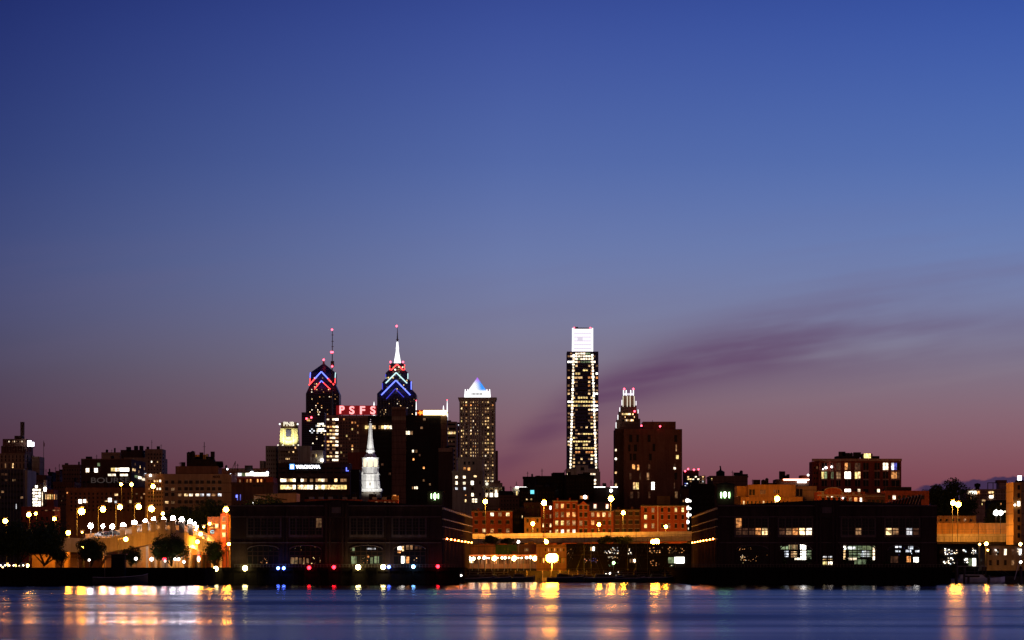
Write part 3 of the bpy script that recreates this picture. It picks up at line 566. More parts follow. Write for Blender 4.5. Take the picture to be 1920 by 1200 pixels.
m = MB(); pts = [(X(59, D), Z(966, D)), (X(89, D), Z(966, D)), (X(89, D), Z(915, D)), (X(80, D), Z(908, D)), (X(71, D), Z(905, D)), (X(65, D), Z(909, D)), (X(59, D), Z(917, D))]; m.prism_y(pts, D, D+12); m.build('wall', 'dark_brown', b.r)
for j, (y, h) in enumerate([(912.5, 4), (918.5, 3.2), (924.5, 4), (930.5, 3.4), (936, 3.5), (942, 4), (947.5, 3)]):
    for i, (x, w) in enumerate([(63.5, 4.2), (68.3, 5), (74.2, 4.6)]):
        if j == 0 and i != 1: continue
        b.w.append(('H' if (i+j) % 3 else 'W', (X(x, D), D, Z(y, D)), (w*D/F*.85, .3, h*D/F)))
b.w.append(('W', (X(79.4, D), D, Z(935, D)), (.25, .3, 6))); b.vol(82, 87, 900, 915, dy=-2, dep=1.9, mat='cream', part='pylon', adj=False); b.vol(82, 87, 914, 921, dy=-2.3, dep=.29, mat='dusk_led', part='lit_panel', adj=False); b.done()
b = Bld('brick_house', 'orange lit brick house right of the glowing arched window wall', 1230, 'brick_red', 98, 'house'); b.vol(88, 109, 918, dep=12)
b.win(84, 108, 6, 925, 938, 1, .45, .7, pat=['wwyyod'], dy=-.1); b.done()
b = Bld('brick_building', 'long low red brick building with white lintels under the glowing window wall', 1100, 'brick_deep', 78, 'building'); b.vol(40, 113, 950, dep=14)
b.win(76, 112, 5, 954, 960, 1, .6, .3, pat=['.d.dd']); b.win(36, 112, 8, 966, 1003, 3, .4, .5, p=.1, kinds='do'); b.done()
b = empty('flagpole', (X(81.8, 1400), 1400, GROUND), 'tall thin flagpole with a drooping flag left of the low brown blocks', 'flagpole')
MB().tube((X(81.8, 1400), 1400, GROUND), (X(81.8, 1400), 1400, Z(826, 1400)), .22, .1).build('pole', 'metal', b)
m = MB(); m.prism_y([(X(82, 1400), Z(837, 1400)), (X(83.5, 1400), Z(837.5, 1400)), (X(83.8, 1400), Z(832, 1400)), (X(82.6, 1400), Z(829, 1400)), (X(82, 1400), Z(829, 1400))], 1399.9, 1400); m.build('flag', 'brick_deep', b)
for nm, lab, D, mt, x0, x1, yt, cap in [
    ('office_building', 'plain brown block with pale roof edge, left of the block with large grey letters', 1480, 'brown', 117, 160, 872.5, 1.0),
    ('office_building', 'small brown block stepping down left of the plain brown block', 1500, 'brown', 105, 122, 884, .8),
    ('office_building', 'dark narrow block in the gap right of the flagpole', 1550, 'dark_wall', 90, 108, 886, .6),
    ('office_building', 'low brown block with pale parapet behind the orange lit house', 1420, 'brick_brown', 66, 96, 892, 1.),
    ('brick_building', 'broad dim brick block filling the foot of the row below the plain brown block', 1330, 'brick_brown', 100, 150, 905, 1.)]:
    b = Bld(nm, lab, D, mt, (x0+x1)/2, 'building'); b.vol(x0, x1, yt, dep=18, cap=cap); b.win(x0+2, x1-2, max(3, int((x1-x0)/5)), yt+5, yt+45, 5, .4, .4, p=.05, kinds='df'); b.junk(x0, x1, yt, 2, seed=int(x0)); b.done()
b = Bld('office_building', 'broad stepped apartment block with two round roof tanks', 1700, 'tan', 250, 'apartment block'); D = 1700
b.vol(232, 314, 858, dep=28); b.vol(272, 311, 842, 858, dy=2, dep=16, part='upper_storey', mat='tan'); b.vol(190, 234, 848, dy=1, dep=20, part='wing', mat='tan'); b.vol(226, 273, 843.5, 858, dy=6, dep=14, part='upper_storey', mat='dark_brown')
for px in (251, 261): MB().lathe(X(px, D), D+10, [(4*D/F, Z(844, D)), (4*D/F, Z(835.5, D)), (3.6*D/F, Z(834.8, D)), (.2, Z(834.4, D))], 12).build('roof_tank', 'dark_wall', b.r)
b.junk(198, 220, 848, 3, seed=3); b.junk(274, 308, 842, 4, seed=4, h=3); b.junk(234, 246, 844, 2, seed=9)
b.win(276, 309, 6, 848, 905, 8, .35, .4, pat=['......', '......', '.W.w..', '..d...', '......', '....d.', '......', '......'], dy=-.02); b.done()
b = Bld('office_building', 'dark office block with large grey letters and bright ribbon windows', 1400, 'dark_brown', 210, 'office building'); D = 1400
b.vol(152, 246, 862, dep=40, adj=False); b.vol(152, 246, 860, 861.9, dy=-.3, dep=.29, mat='brown', part='roof_edge', adj=False)
m = MB(); A = (X(246.2, D), D+.4); Bq = (X(273, D+42), D+42); m.prism_z([A, Bq, (Bq[0]-8, Bq[1]), (A[0]-.05, A[1]+8)], GROUND, Z(861, D)); m.build('side_wing', 'dark_brown', b.r)
b.win(160, 184, 3, 878, 885.5, 1, .75, .95, pat=['W.H'], dy=-.1); b.win(182, 188, 1, 868, 874, 1, .8, 1, pat=['g'], dy=-.1); b.win(208, 242, 4, 877, 884, 1, .97, .9, pat=['yWHH']); b.win(202, 240, 5, 888, 893, 1, .9, .8, pat=['WW.WW']); b.win(154, 244, 12, 898, 935, 3, .7, .3, p=.04, kinds='d')
for t_, w_, y_, k_ in [(.1, 2, 880, 'w'), (.22, 2, 880, 'w'), (.5, 1.5, 882, 'd'), (.95, 3, 885, 'c'), (.3, 5, 892, 'g'), (.55, 5, 893, 'W'), (.8, 6, 894.5, 'W'), (.6, 1, 872, 'w'), (.25, 1, 869, 'd'), (.9, 1.4, 874, 'd')]:
    x = A[0]+(Bq[0]-A[0])*t_; y = A[1]+(Bq[1]-A[1])*t_; b.w.append((k_, (x+.02, y, Z(y_, D)), (w_*.25, w_*1.2, 1.1)))
text('BOURSE', 'letters', 'sign_grey', b.r, X(207, D), D-.3, Z(900.5, D), 10*D/F, 72*D/F, .0, .2); b.junk(156, 240, 862, 4, seed=12); b.done()
b = Bld('brick_building', 'long dim brick building with a few white lit windows under the grey letters', 1200, 'brick_brown', 215, 'building'); D = 1200
b.vol(124, 322, 916, dep=25, adj=False, cap=1.2); b.win(130, 310, 22, 922, 960, 5, .4, .55, p=.02, kinds='df')
for x, y, w, h, k in [(150.5, 940, 6, 7, 'H'), (159, 939.5, 4, 6, 'H'), (163, 941, 2, 3, 'w'), (206, 937.5, 6, 7, 'H'), (199, 939.5, 4, 1.6, 'w'), (217, 941, 4, 4, 'c'), (244.5, 940.5, 4, 5, 'w'), (218, 927.5, 6, 3.5, 'w'), (256, 926, 3, 2, 'd'), (271, 926, 3.6, 2.5, 'd'), (126, 924, 2, 2.4, 'o'), (115.5, 939, 1, 1.5, 'd')]:
    b.w.append((k, (X(x, D), D-.1, Z(y, D)), (w*D/F, .25, h*D/F)))
b.junk(130, 300, 916, 8, seed=14); b.done()
b = Bld('office_building', 'low beige block with yellow lit windows left of the square windowed block', 1180, 'tan', 290, 'office building'); D = 1180
b.vol(272, 309, 890, dep=20, adj=False, cap=.6); b.win(277, 308, 6, 898, 950, 7, .55, .5, pat=['..wyW.', '......', 'd..WW.', '......', '......', '......', '......'])
MB().ball((X(282.5, D), D-1, Z(891.5, D)), .5).build('roof_lamp', 'dusk_led', b.r); b.done()
b = Bld('office_building', 'beige office block with a grid of square windows and small number on its parapet', 1120, 'tan', 370, 'office building'); D = 1120
b.vol(306.5, 434, 888.5, dep=22, adj=False); b.vol(329, 416, 874, 888.4, dy=2, dep=14, part='penthouse', mat='brown'); b.vol(350, 404, 861, 874, dy=4, dep=9, part='plant_room', mat='dark_wall'); b.vol(363, 388, 852.5, 861, dy=5, dep=5, part='plant_room', mat='ochre'); b.vol(386, 392, 851, 861, dy=5, dep=4, part='roof_duct', mat='cream')
b.junk(352, 402, 861, 7, seed=21, h=3.5); b.junk(330, 350, 874, 2, seed=22); b.junk(404, 415, 874, 2, seed=23)
cols = [(312.5, 6), (324, 6), (337, 6.5), (349, 6.5), (358, 6.5), (370, 6.5), (379, 6.5), (391, 6.5), (400.5, 6.5), (412, 6.5)]
rws = [(904, '..........'), (916.5, '.d........'), (927, '..dwWWccdc'), (941, 'wd........'), (954, '..........'), (966, '..........')]
for y, s_ in rws:
    for (x, w), k_ in zip(cols, s_): b.w.append((k_, (X(x, D), D, Z(y+ (1 if k_ != '.' else 0), D)), (w*D/F, .16, (6.2 if k_ == '.' else 4.5)*D/F)))
m = MB()
for px in (307, 330.3): m.box(X(px, D)-.3, X(px, D)+.3, D-.35, D-.01, GROUND, Z(888.6, D))
m.build('pilasters', 'tan', b.r)
text('400', 'number', 'dark_wall', b.r, X(405.5, D), D-.2, Z(894, D), 4.6*D/F, 14*D/F, .01, .1); b.done(sills=True)
b = Bld('office_building', 'low orange brick block with a bright white floodlit roof terrace', 1160, 'brick_red', 472, 'office building'); D = 1160
b.vol(434.5, 512, 894.5, dep=20, adj=False); b.win(440, 500, 9, 898, 905, 1, .4, .8, pat=['.d.oo.oo.']); b.vol(416, 505, 878, 893, dy=12, dep=6, mat='brown', part='plant_screen')
b.vol(441, 470, 887.5, 893, dy=6, dep=4, mat='concrete', part='roof_room'); b.vol(476, 502, 885, 893, dy=6, dep=4, mat='concrete', part='roof_room')
b.win(446, 503, 8, 886.5, 892.5, 1, .95, .95, pat=['cgWWHHHH'], dy=5.9); b.junk(420, 500, 880, 4, seed=31)
for px, py, r_ in ((470.5, 887, .85), (499.5, 886, .6), (424.5, 879, .35), (430.5, 889, .35)): MB().ball((X(px, D), D+4, Z(py, D)), r_).build('roof_lamp', 'sign_white', b.r)
for i in range(3): MB().tube((X(429+4*i, D), D+10, Z(879+ (0 if i else 2), D)), (X(437, D), D+10, Z(863, D)), .1).build('roof_mast', 'metal', b.r)
b.done()
b = Bld('brick_building', 'dark brick block with two glowing blue windows', 1050, 'dark_brown', 470, 'building'); D = 1050
b.vol(434, 512, 906, dep=20, adj=False, cap=.5); b.win(442.5, 453.5, 2, 927, 938, 1, .28, 1, pat=['bb'], dy=-.2); MB().box(X(444, D)-.3, X(444, D)+.3, D-.4, D-.2, Z(933, D), Z(928, D)).build('neon_tube', 'neon_blue', b.r)
b.win(474, 495, 3, 908, 914, 1, .9, .5); b.win(436, 510, 10, 942, 990, 4, .5, .5, p=.04, kinds='df'); b.done()
b = Bld('brick_building', 'low brown shed with a long pale sloping roof edge above the left pier', 980, 'brick_brown', 515, 'building'); D = 980
m = MB(); m.prism_y([(X(476, D), GROUND), (X(556, D), GROUND), (X(556, D), Z(924, D)), (X(476, D), Z(927, D))], D, D+16); m.build('wall', 'tan', b.r)
MB().prism_y([(X(476, D), Z(929, D)), (X(538, D), Z(938, D)), (X(538, D), Z(936.5, D)), (X(476, D), Z(927.2, D))], D-.3, D-.01).build('roof_edge', 'dark_wall', b.r)
MB().ball((X(476.5, D), D-1, Z(944, D)), .5).build('lamp', 'dusk_led', b.r); b.done()
b = Bld('office_building', 'brown office block with two rows of bright ribbon windows under white sign letters', 1350, 'dark_brown', 590, 'office building'); D = 1350
b.vol(521, 656, 868, dep=18, adj=False); b.vol(656.2, 674, 880, dy=10, dep=20, part='wing', mat='dark_wall', adj=False)
for y0, y1, s_ in ((896, 903.5, 0), (909, 917.5, 1)):
    for bx in (525.5, 558, 591, 621):
        n = 5; pt = ''.join(R.choice('yWwyw' if s_ else 'yddw.W') for _ in range(n)); b.win(bx, bx+29, n, y0+(1.5 if s_ == 0 else .3), y1, 1, .93, .95, pat=[pt])
m = MB()
for y in (893.5, 906.5, 920): m.box(X(521, D), X(656, D), D-.9, D-.02, Z(y+1.6, D), Z(y-1.2, D))
m.build('floor_bands', 'dark_brown', b.r)
b.win(522, 655, 9, 874, 890, 2, .8, .4, p=0)
b.vol(541, 604, 869, 882, dy=-1.2, dep=1.1, mat='black_wall', part='sign_board', adj=False)
b.vol(543, 552, 870, 880, dy=-1.6, dep=.39, mat='sign_blue', part='sign_mark', adj=False); b.vol(545.2, 550, 872, 878.5, dy=-1.8, dep=.19, mat='sign_white', part='sign_mark', adj=False)
text('WACHOVIA', 'sign_letters', 'sign_white', b.r, X(578, D), D-1.7, Z(875.5, D), 6.4*D/F, 46*D/F, .03, .2)
text('L', 'sign_letters', 'neon_blue', b.r, X(651.5, D), D-1, Z(880, D), 7*D/F, 5*D/F, .02, .2)
m = MB()
for i in range(20): m.tube((X(560+2.3*i, D), D-.5, Z(868, D)), (X(560+2.3*i, D), D-.5, Z(865, D)), .06)
m.box(X(560, D), X(605, D), D-.56, D-.44, Z(865.2, D), Z(864.8, D)); m.build('roof_railing', 'metal', b.r); b.done()
# steeple
b = empty('church_steeple', (X(693.5, 1400), 1400, GROUND), 'white wooden church steeple with a glowing octagonal lantern, lit from below', 'steeple'); D = 1400; k = D/F
xs = X(693.5, D); cy = D + 6
def lt(name, prof, n=8, mat='white_paint', rot=0): return MB().lathe(xs, cy, [(r*k, Z(y, D)) for r, y in prof], n, rot).build(name, mat, b)
MB().box(xs-20*k, xs+20*k, cy-20*k, cy+20*k, GROUND, Z(922, D)).build('tower_base', 'stone', b)
lt('cornice', [(30, 921.9), (32.5, 917.5), (31, 916)], 4)
lt('lower_stage', [(19.8, 915.9), (19.3, 902), (18, 900), (17.6, 891), (19, 889.5), (19, 888)]); lt('clock_stage', [(16.6, 887.9), (16.6, 877), (17.4, 876), (17.4, 874.8)])
lt('lantern_core', [(13.5, 874.7), (13.5, 859)], 8, 'lantern_glow' if 'lantern_glow' in MAT else 'floor_light')
for i in range(8):
    a = 2*math.pi*(i+.5)/8; MB().lathe(xs+15*k*math.cos(a), cy+15*k*math.sin(a), [(1.3*k, Z(874.7, D)), (1.1*k, Z(860.2, D))], 8).build('column', 'white_paint', b)
lt('entablature', [(16.2, 860), (16.8, 858.8), (16.8, 857.3)]); lt('dome', [(12.5, 857.2), (11.5, 853), (8.5, 850), (8.5, 848.5)]); lt('spire_base', [(8.4, 848.4), (8.4, 843.5), (7.6, 841.5)])
lt('spire', [(7, 841.4), (4.6, 820), (3, 795), (2.8, 792.6)]); lt('finial', [(.7, 792.5), (.7, 790.5), (1.8, 789.5), (1.8, 788.6), (.4, 787.8), (.4, 786), (1.2, 785.2), (.2, 783.5)])
for sx_ in (-1, 1):
    for yy in (913, 886.5): MB().lathe(xs+sx_*(16.5 if yy > 900 else 15)*k, cy-17*k, [(1.5*k, Z(yy+3, D)), (1.8*k, Z(yy, D)), (.8*k, Z(yy-2, D)), (.1, Z(yy-4, D))], 8).build('urn', 'white_paint', b)
MB().box(xs-1.2*k, xs+1.2*k, cy-18.4*k, cy-18.2*k, Z(910, D), Z(905, D)).build('louvre', 'grey_stone', b)
for px, py, e_, tz, col_ in ((672, 922, 8500, 890, (1, .98, .93)), (715, 922, 8500, 890, (1, .98, .93)), (683, 922, 34000, 806, (1, .98, .94)), (704, 922, 34000, 806, (1, .98, .94))):
    f = empty('floodlight', (X(px, D), D-14, Z(926, D)), 'small floodlight at the foot of the steeple, %s' % {672: 'outermost on the left', 715: 'outermost on the right', 683: 'inner one on the left', 704: 'inner one on the right'}[px], 'floodlight', 'floodlights round the white steeple')
    MB().box(X(px, D)-.35, X(px, D)+.35, D-14.3, D-13.9, Z(926, D), Z(926, D)+.6).build('housing', 'metal', f); MB().tube((X(px, D), D-14, GROUND), (X(px, D), D-14, Z(926, D)), .08).build('stand', 'metal', f)
    ld = bpy.data.lights.new('flood_beam', 'SPOT'); ld.energy = e_; ld.color = col_; ld.spot_size = 1.1 if px in (672, 715) else .62; ld.spot_blend = .8; ld.shadow_soft_size = .3
    lo = bpy.data.objects.new('flood_beam', ld); COL.objects.link(lo); lo.parent = f; src = Vector((X(px, D), D-14, Z(926, D)+1)); lo.location = src - ORI[f]
    lo.rotation_euler = (Vector((xs, cy, Z(tz, D))) - src).to_track_quat('-Z', 'Y').to_euler()
# grey lit block and portico
b = Bld('office_building', 'grey stone block with scattered bright windows left of the columned portico', 1450, 'grey_stone', 878, 'office building'); D = 1450
b.vol(848, 906, 884, dep=20, adj=False, cap=.5); b.vol(858, 905, 860, 883.9, dy=3, dep=15, part='upper_storey', adj=False); b.vol(856, 906, 858, 860, dy=2.5, dep=16, part='cornice', adj=False)
for x, y, w, h, k_ in [(871, 868, 3.5, 5.5, '.'), (879.5, 868, 3.5, 5.5, '.'), (887.5, 868, 3.5, 5.5, '.'), (871, 878.5, 4, 5, 'o'), (879, 879, 4, 5, 'o')]: b.w.append((k_, (X(x, D), D+2.9, Z(y, D)), (w*D/F, .2, h*D/F)))
for x, y, w, h, k_ in [(856, 894.5, 4, 5, 'W'), (870.5, 894.5, 4.5, 5, 'W'), (856, 905.5, 4, 6, 'W'), (870.5, 906, 4.5, 5, 'W'), (885.5, 905.5, 4.5, 7, 'H'), (856, 916, 4, 4, 'c'), (871, 916, 4, 5, 'c'), (886, 927.5, 4, 6, 'W'), (887, 938.5, 4, 7, 'W'), (892.5, 938.5, 4, 7, 'W'), (873, 939, 2.5, 5, 'w'), (873, 928.5, 2, 2, 'o'), (891, 893, 5, 3, 'w'), (886, 916, 4, 5, '.'), (900, 905, 3.5, 5, '.'), (900, 927, 3.5, 5, '.')]: b.w.append((k_, (X(x, D), D, Z(y, D)), (w*D/F, .2, h*D/F)))
b.done(sills=True)
b = Bld('columned_building', 'pale temple fronted building with four lit columned bays', 1380, 'tan', 925, 'building'); D = 1380
b.vol(906, 945, 932, dep=14, adj=False); b.vol(908, 942, 914.5, 931.9, dy=3, dep=10, part='loggia_wall', mat='tan', adj=False); b.vol(904.5, 946, 911.5, 914.4, dy=-.6, dep=15, part='cornice', mat='cream', adj=False); b.vol(910, 942, 905.5, 911.4, dy=2, dep=10, part='attic', mat='tan', adj=False); b.vol(926, 938, 901, 905.4, dy=3, dep=7, part='attic', mat='brown', adj=False)
for px in (908.3, 917, 926.2, 935.5, 942.3): MB().lathe(X(px, D), D+1, [(.5, Z(931.8, D)), (.42, Z(916, D)), (.6, Z(915.6, D)), (.6, Z(914.5, D))], 10).build('column', 'cream', b.r)
b.win(908, 943, 4, 918, 924, 1, .5, .9, dy=2.9, pat=['..W.']); b.win(906.5, 943.5, 4, 924.5, 931.5, 1, .75, .95, dy=2.8, pat=['WHHH'], t=.3); MB().ball((X(913, D), D-1, Z(907.5, D)), .75).build('lamp', 'floor_light', b.r); b.done()
for nm, lab, D, mt, x0, x1, yt, cap, p_ in [
    ('office_building', 'dark plain block right of the columned building', 1300, 'dark_wall', 938, 972, 922, .5, .0),
    ('office_building', 'low purple grey block with flat roof behind the left brick row', 1200, 'brown', 936, 985, 930, .4, .02),
    ('office_building', 'black stepped block with roof masts left of the black flat block', 1350, 'dark_wall', 981, 1012, 895, .4, .02),
    ('office_building', 'wide flat black block in front of the tallest tower', 1150, 'black_wall', 1005, 1070, 894, .4, .0),
    ('office_building', 'black block with small cyan lit window', 1120, 'black_wall', 974, 1042, 915, .3, .0),
    ('office_building', 'flat black block below the tan building at the foot of the tallest tower', 1140, 'black_wall', 1060, 1114, 892, .3, .0),
    ('office_building', 'dark block with white light line along its roof edge', 1180, 'dark_wall', 1100, 1160, 915, .3, .0)]:
    b = Bld(nm, lab, D, mt, (x0+x1)/2, 'building'); b.vol(x0, x1, yt, dep=14, adj=False, cap=cap); b.win(x0+2, x1-2, max(3, int((x1-x0)/6)), yt+5, yt+35, 4, .4, .4, p=p_, kinds='df'); b.junk(x0+1, x1-1, yt, 3, seed=int(x0))
    if x0 == 974: b.win(994.5, 1001.5, 1, 919, 926, 1, 1, 1, pat=['t'], dy=-.2); MB().box(X(995.5, D), X(1000.5, D), D-.5, D-.3, Z(925, D), Z(920, D)).build('screen', 'sign_cyan' if 'sign_cyan' in MAT else 'w_teal', b.r); b.win(984, 1000, 2, 935, 937.5, 1, .35, 1, pat=['ww'], dy=-.2)
    if x0 == 1100:
        MB().box(X(1114, D), X(1134.5, D), D-.6, D-.3, Z(913.8, D), Z(912.4, D)).build('light_line', 'dusk_led', b.r); MB().box(X(1145, D), X(1158, D), D-.6, D-.3, Z(913.8, D), Z(912.4, D)).build('light_line', 'dusk_led', b.r)
        MB().ball((X(1145.5, D), D-1, Z(920, D)), .65).build('lamp', 'dusk_led', b.r)
    if x0 == 1005: MB().ball((X(1038.5, D), D-1, Z(922, D)), .3).build('lamp', 'dusk_led', b.r); b.vol(1036, 1058, 886, 893.5, dy=4, dep=5, part='penthouse')
    b.done()
b = Bld('office_building', 'small cream block with white lit cornice between the dark blocks', 1250, 'cream', 972, 'building'); D = 1250
b.vol(961, 977, 914, dep=10, adj=False); MB().box(X(966, D), X(987, D), D-.8, D-.2, Z(914.6, D), Z(913, D)).build('light_line', 'dusk_led', b.r); b.win(962, 976, 3, 921, 930, 1, .3, 1, pat=['.y.']); b.done()
b = Bld('office_building', 'tan block with square penthouse at the foot of the tallest tower', 1650, 'cream', 1092, 'building'); D = 1650
b.vol(1062, 1123, 880, dep=20, adj=False, cap=.8); b.vol(1112, 1125.5, 884, dy=.5, dep=16, part='wing', adj=False); b.vol(1080, 1103, 872.5, dy=-1.5, dep=8, part='penthouse', adj=False); b.win(1088, 1096, 1, 876, 882, 1, .8, 1, pat=['.'], dy=-1.5)
b.win(1063, 1070, 1, 887, 891, 1, .8, .8, pat=['W']); b.win(1104, 1117, 2, 887, 891, 1, .8, .8, pat=['WW']); b.win(1113, 1118, 1, 897, 910, 2, .7, .55, pat=['W', 'W']); b.done()
b = Bld('apartment_building', 'large dark brick block with narrow slit windows and rooftop plant room', 1200, 'brick_brown', 1216, 'apartment block'); D = 1200
b.vol(1170, 1279, 804.5, dep=26, adj=False); b.vol(1153.5, 1170.2, 804, dy=6, dep=20, part='rear_wing', mat='dark_brown', adj=False); b.vol(1152.5, 1170, 812, dy=5, dep=6, part='rear_wing', mat='dark_brown', adj=False)
b.vol(1205.5, 1267, 790.5, 804.4, dy=4, dep=14, part='plant_room', adj=False)
for nm_, x, y in (('beacon', 1202.5, 798.5), ('beacon', 1237.5, 799.5)): MB().ball((X(x, D), D-1, Z(y, D)), .38).build(nm_, 'beacon_red', b.r)
MB().lathe(X(1244, D), D+8, [(1.2, Z(790.6, D)), (1.2, Z(789.5, D)), (.2, Z(789, D))], 10).build('roof_vent', 'roof_tar', b.r)
MB().tube((X(1225, D), D+8, Z(791, D)), (X(1225, D), D+8, Z(786, D)), .1).build('antenna', 'metal', b.r)
for x, y, h, k_, w in [(1182.5, 822, 14, '.', 6), (1195.5, 822, 14, '.', 4.5), (1217, 822, 13, '.', 5.5), (1267, 822, 13, '.', 5.5), (1180, 840, 13, '.', 4.5), (1191.5, 840, 13, '.', 6), (1226, 839, 14, '.', 5), (1268, 839.5, 13, 'd', 2), (1182.5, 857, 13, '.', 4), (1190, 857, 13, '.', 6), (1219.5, 857, 13, '.', 5), (1270, 857, 7, 'y', 4.5),
    (1188, 875, 9, 'o', 5), (1196.5, 876.5, 10, 'o', 3.5), (1217, 875, 9, 'f', 4), (1265, 873, 6, 'f', 2.5), (1265, 878, 4, 'W', 4), (1182, 893, 12, 'f', 4), (1200.5, 893, 13, 'f', 3), (1215, 893, 13, 'd', 4), (1267, 893, 13, '.', 5), (1189.3, 911, 13, 'w', 4), (1195, 911, 13, 'y', 5), (1224.3, 911, 14, 'H', 5.5), (1264.5, 911, 12, 'f', 2), (1184.5, 928, 12, 'f', 5), (1197, 928, 12, 'f', 3), (1217.5, 928, 12, 'f', 3.5), (1268, 928, 12, 'd', 4.5),
    (1230.5, 930, 12, ' ', 2)]:
    if k_ != ' ': b.w.append((k_, (X(x, D), D, Z(y, D)), (w*D/F, .2, h*D/F)))
for y, k_ in ((843, 'W'), (859.5, 'H'), (885.5, 'w'), (908, 'w')): b.w.append((k_, (X(1155.5, D), D+4.9, Z(y, D)), (3*D/F, .2, 3.6*D/F)))
b.vol(1232, 1256.5, 930, 948, dy=-3, dep=2.9, part='billboard', mat='ochre', adj=False); b.done()
b = Bld('office_building', 'distant block with four red rooftop beacons and a few yellow windows', 2200, 'dark_wall', 1297, 'building'); D = 2200
b.vol(1283, 1310, 882, dep=20, adj=False); b.vol(1308, 1323, 892, dy=2, dep=16, part='wing', adj=False, mat='grey_stone'); b.win(1288, 1321, 7, 892, 905, 3, .7, .55, pat=['w..W..w', 'ywW.W.d', '.d....c'])
for px, py in ((1284.5, 883.5), (1290, 879.5), (1301, 881), (1309.5, 880)): MB().ball((X(px, D), D-1, Z(py, D)), .7).build('beacon', 'beacon_red', b.r)
b.win(1283, 1290, 2, 904.5, 913, 2, .7, .4, pat=['bc', 'cb'], t=.3); b.done()
b = Bld('warehouse', 'dim warehouse with a conical roofed water tank on top', 1350, 'brown', 1366, 'warehouse'); D = 1350
b.vol(1332, 1402, 893.5, dep=24, adj=False, cap=.4); k = D/F
MB().lathe(X(1353, D), D+8, [(8.2*k, Z(896, D)), (8.2*k, Z(884, D))], 14).build('water_tank', 'black_wall', b.r); MB().lathe(X(1353, D), D+8, [(8.8*k, Z(883.9, D)), (1.4*k, Z(880, D)), (1.2*k, Z(877, D))], 14).build('tank_roof', 'black_wall', b.r)
MB().tube((X(1354, D), D+8, Z(880, D)), (X(1352.5, D), D+8, Z(872.5, D)), .35).build('tank_ladder', 'black_wall', b.r); b.win(1333, 1336, 1, 896, 905, 3, .6, .5, pat=['y', 'd', 'y']); b.junk(1370, 1400, 893, 4, seed=41, h=3); b.done()
for lab, D, mt, x0, x1, yt in [('dark low block between the big brick block and the water tank warehouse', 1180, 'dark_brown', 1278, 1300, 916), ('squat black rooftops behind the right pier shed', 1150, 'black_wall', 1296, 1345, 907)]:
    b = Bld('building', lab, D, mt, (x0+x1)/2); b.vol(x0, x1, yt, dep=16, adj=False); b.win(x0+1, x1-1, 4, yt+18, yt+80, 6, .5, .35, pat=['dWWd'] if x0 == 1278 else ['....'], dy=-.1, dark=False); b.junk(x0+1, x1-1, yt, 3, seed=x0); b.done()
b = Bld('stucco_building', 'orange lit stucco building with stepped blocks above the right pier roof', 1080, 'ochre', 1460, 'building'); D = 1080
b.vol(1382, 1410, 911.5, dy=8, dep=12, adj=False); b.vol(1403.5, 1492, 908.5, dy=3, dep=14, adj=False, part='main_block'); b.vol(1492, 1531, 911.5, dy=5, dep=12, adj=False, part='rear_block', mat='tan'); b.vol(1389, 1505, 932, dy=0, dep=2.9, adj=False, part='lower_block')
MB().prism_y([(X(1374, D), Z(946, D)), (X(1389, D), Z(946, D)), (X(1389, D), Z(931, D)), (X(1386, D), Z(930, D)), (X(1374, D), Z(935, D))], D+.5, D+2.5).build('gable_wall', 'dark_brown', b.r)
b.win(1404, 1416, 2, 917, 929, 1, .75, .9, dy=3); b.win(1425, 1436, 3, 918, 927, 1, .6, .9, dy=3, pat=['fff']); b.win(1450, 1462, 3, 918, 925, 1, .5, .9, dy=3, pat=['ff.']); b.win(1493, 1505, 2, 916, 931, 1, .8, .9, dy=5)
b.win(1391, 1480, 12, 939, 946, 1, .35, .9); b.junk(1408, 1450, 908, 5, seed=51, h=2.2, mat='black_wall'); b.done()
b = Bld('retail_building', 'flat roofed building with glowing white and red roof band', 1300, 'brown', 1498, 'building'); D = 1300
b.vol(1455, 1525, 898.5, dep=16, adj=False); MB().box(X(1468, D), X(1525, D), D-.6, D-.2, Z(900.6, D), Z(897.8, D)).build('light_band', 'sign_orange', b.r); MB().box(X(1469, D), X(1524, D), D-.9, D-.61, Z(900.2, D), Z(898.6, D)).build('light_band', 'dusk_led', b.r)
MB().box(X(1495, D), X(1512, D), D-.6, D-.2, Z(905.2, D), Z(900.8, D)).build('lit_sign', 'dusk_led', b.r); b.vol(1501, 1518, 891, 898.4, dy=3, dep=8, part='penthouse', adj=False, mat='brick_deep'); MB().ball((X(1516, D), D+2, Z(890.5, D)), .45).build('lamp', 'dusk_led', b.r)
b.junk(1458, 1480, 898, 4, seed=52, h=4); b.done()
# brick apartments with big windows
b = Bld('apartment_building', 'red brick apartment block with tall bays of large windows and pale cornice', 1150, 'brick_deep', 1607, 'apartment block'); D = 1150
b.vol(1535, 1690, 862, dep=22, adj=False); b.vol(1523, 1535, 865, dy=3, dep=12, part='side_wall', adj=False); b.vol(1522.5, 1691, 860, 864.5, dy=-.7, dep=.69, part='cornice', mat='pink_stone', adj=False)
b.vol(1569, 1612, 855, 861.9, dy=4, dep=9, part='plant_room', mat='dark_wall', adj=False); b.vol(1579.5, 1584, 849, 855, dy=5, dep=2, part='chimney', mat='dark_wall', adj=False); b.vol(1617, 1636, 850.5, 861.9, dy=4, dep=6, part='stair_head', mat='dark_brown', adj=False); b.vol(1620, 1632.5, 850.3, 859, dy=3.7, dep=.29, part='lit_panel', mat='w_yellow', adj=False); b.vol(1636, 1649, 855, 861.9, dy=5, dep=6, part='plant_room', mat='dark_wall', adj=False)
b.junk(1575, 1610, 855, 4, seed=61)
bays = [(1545.5, 10.5), (1560.5, 5), (1572, 8.5), (1589.5, 11.5), (1608, 10.5), (1623.5, 10), (1644.5, 10), (1660.5, 10), (1679, 16)]
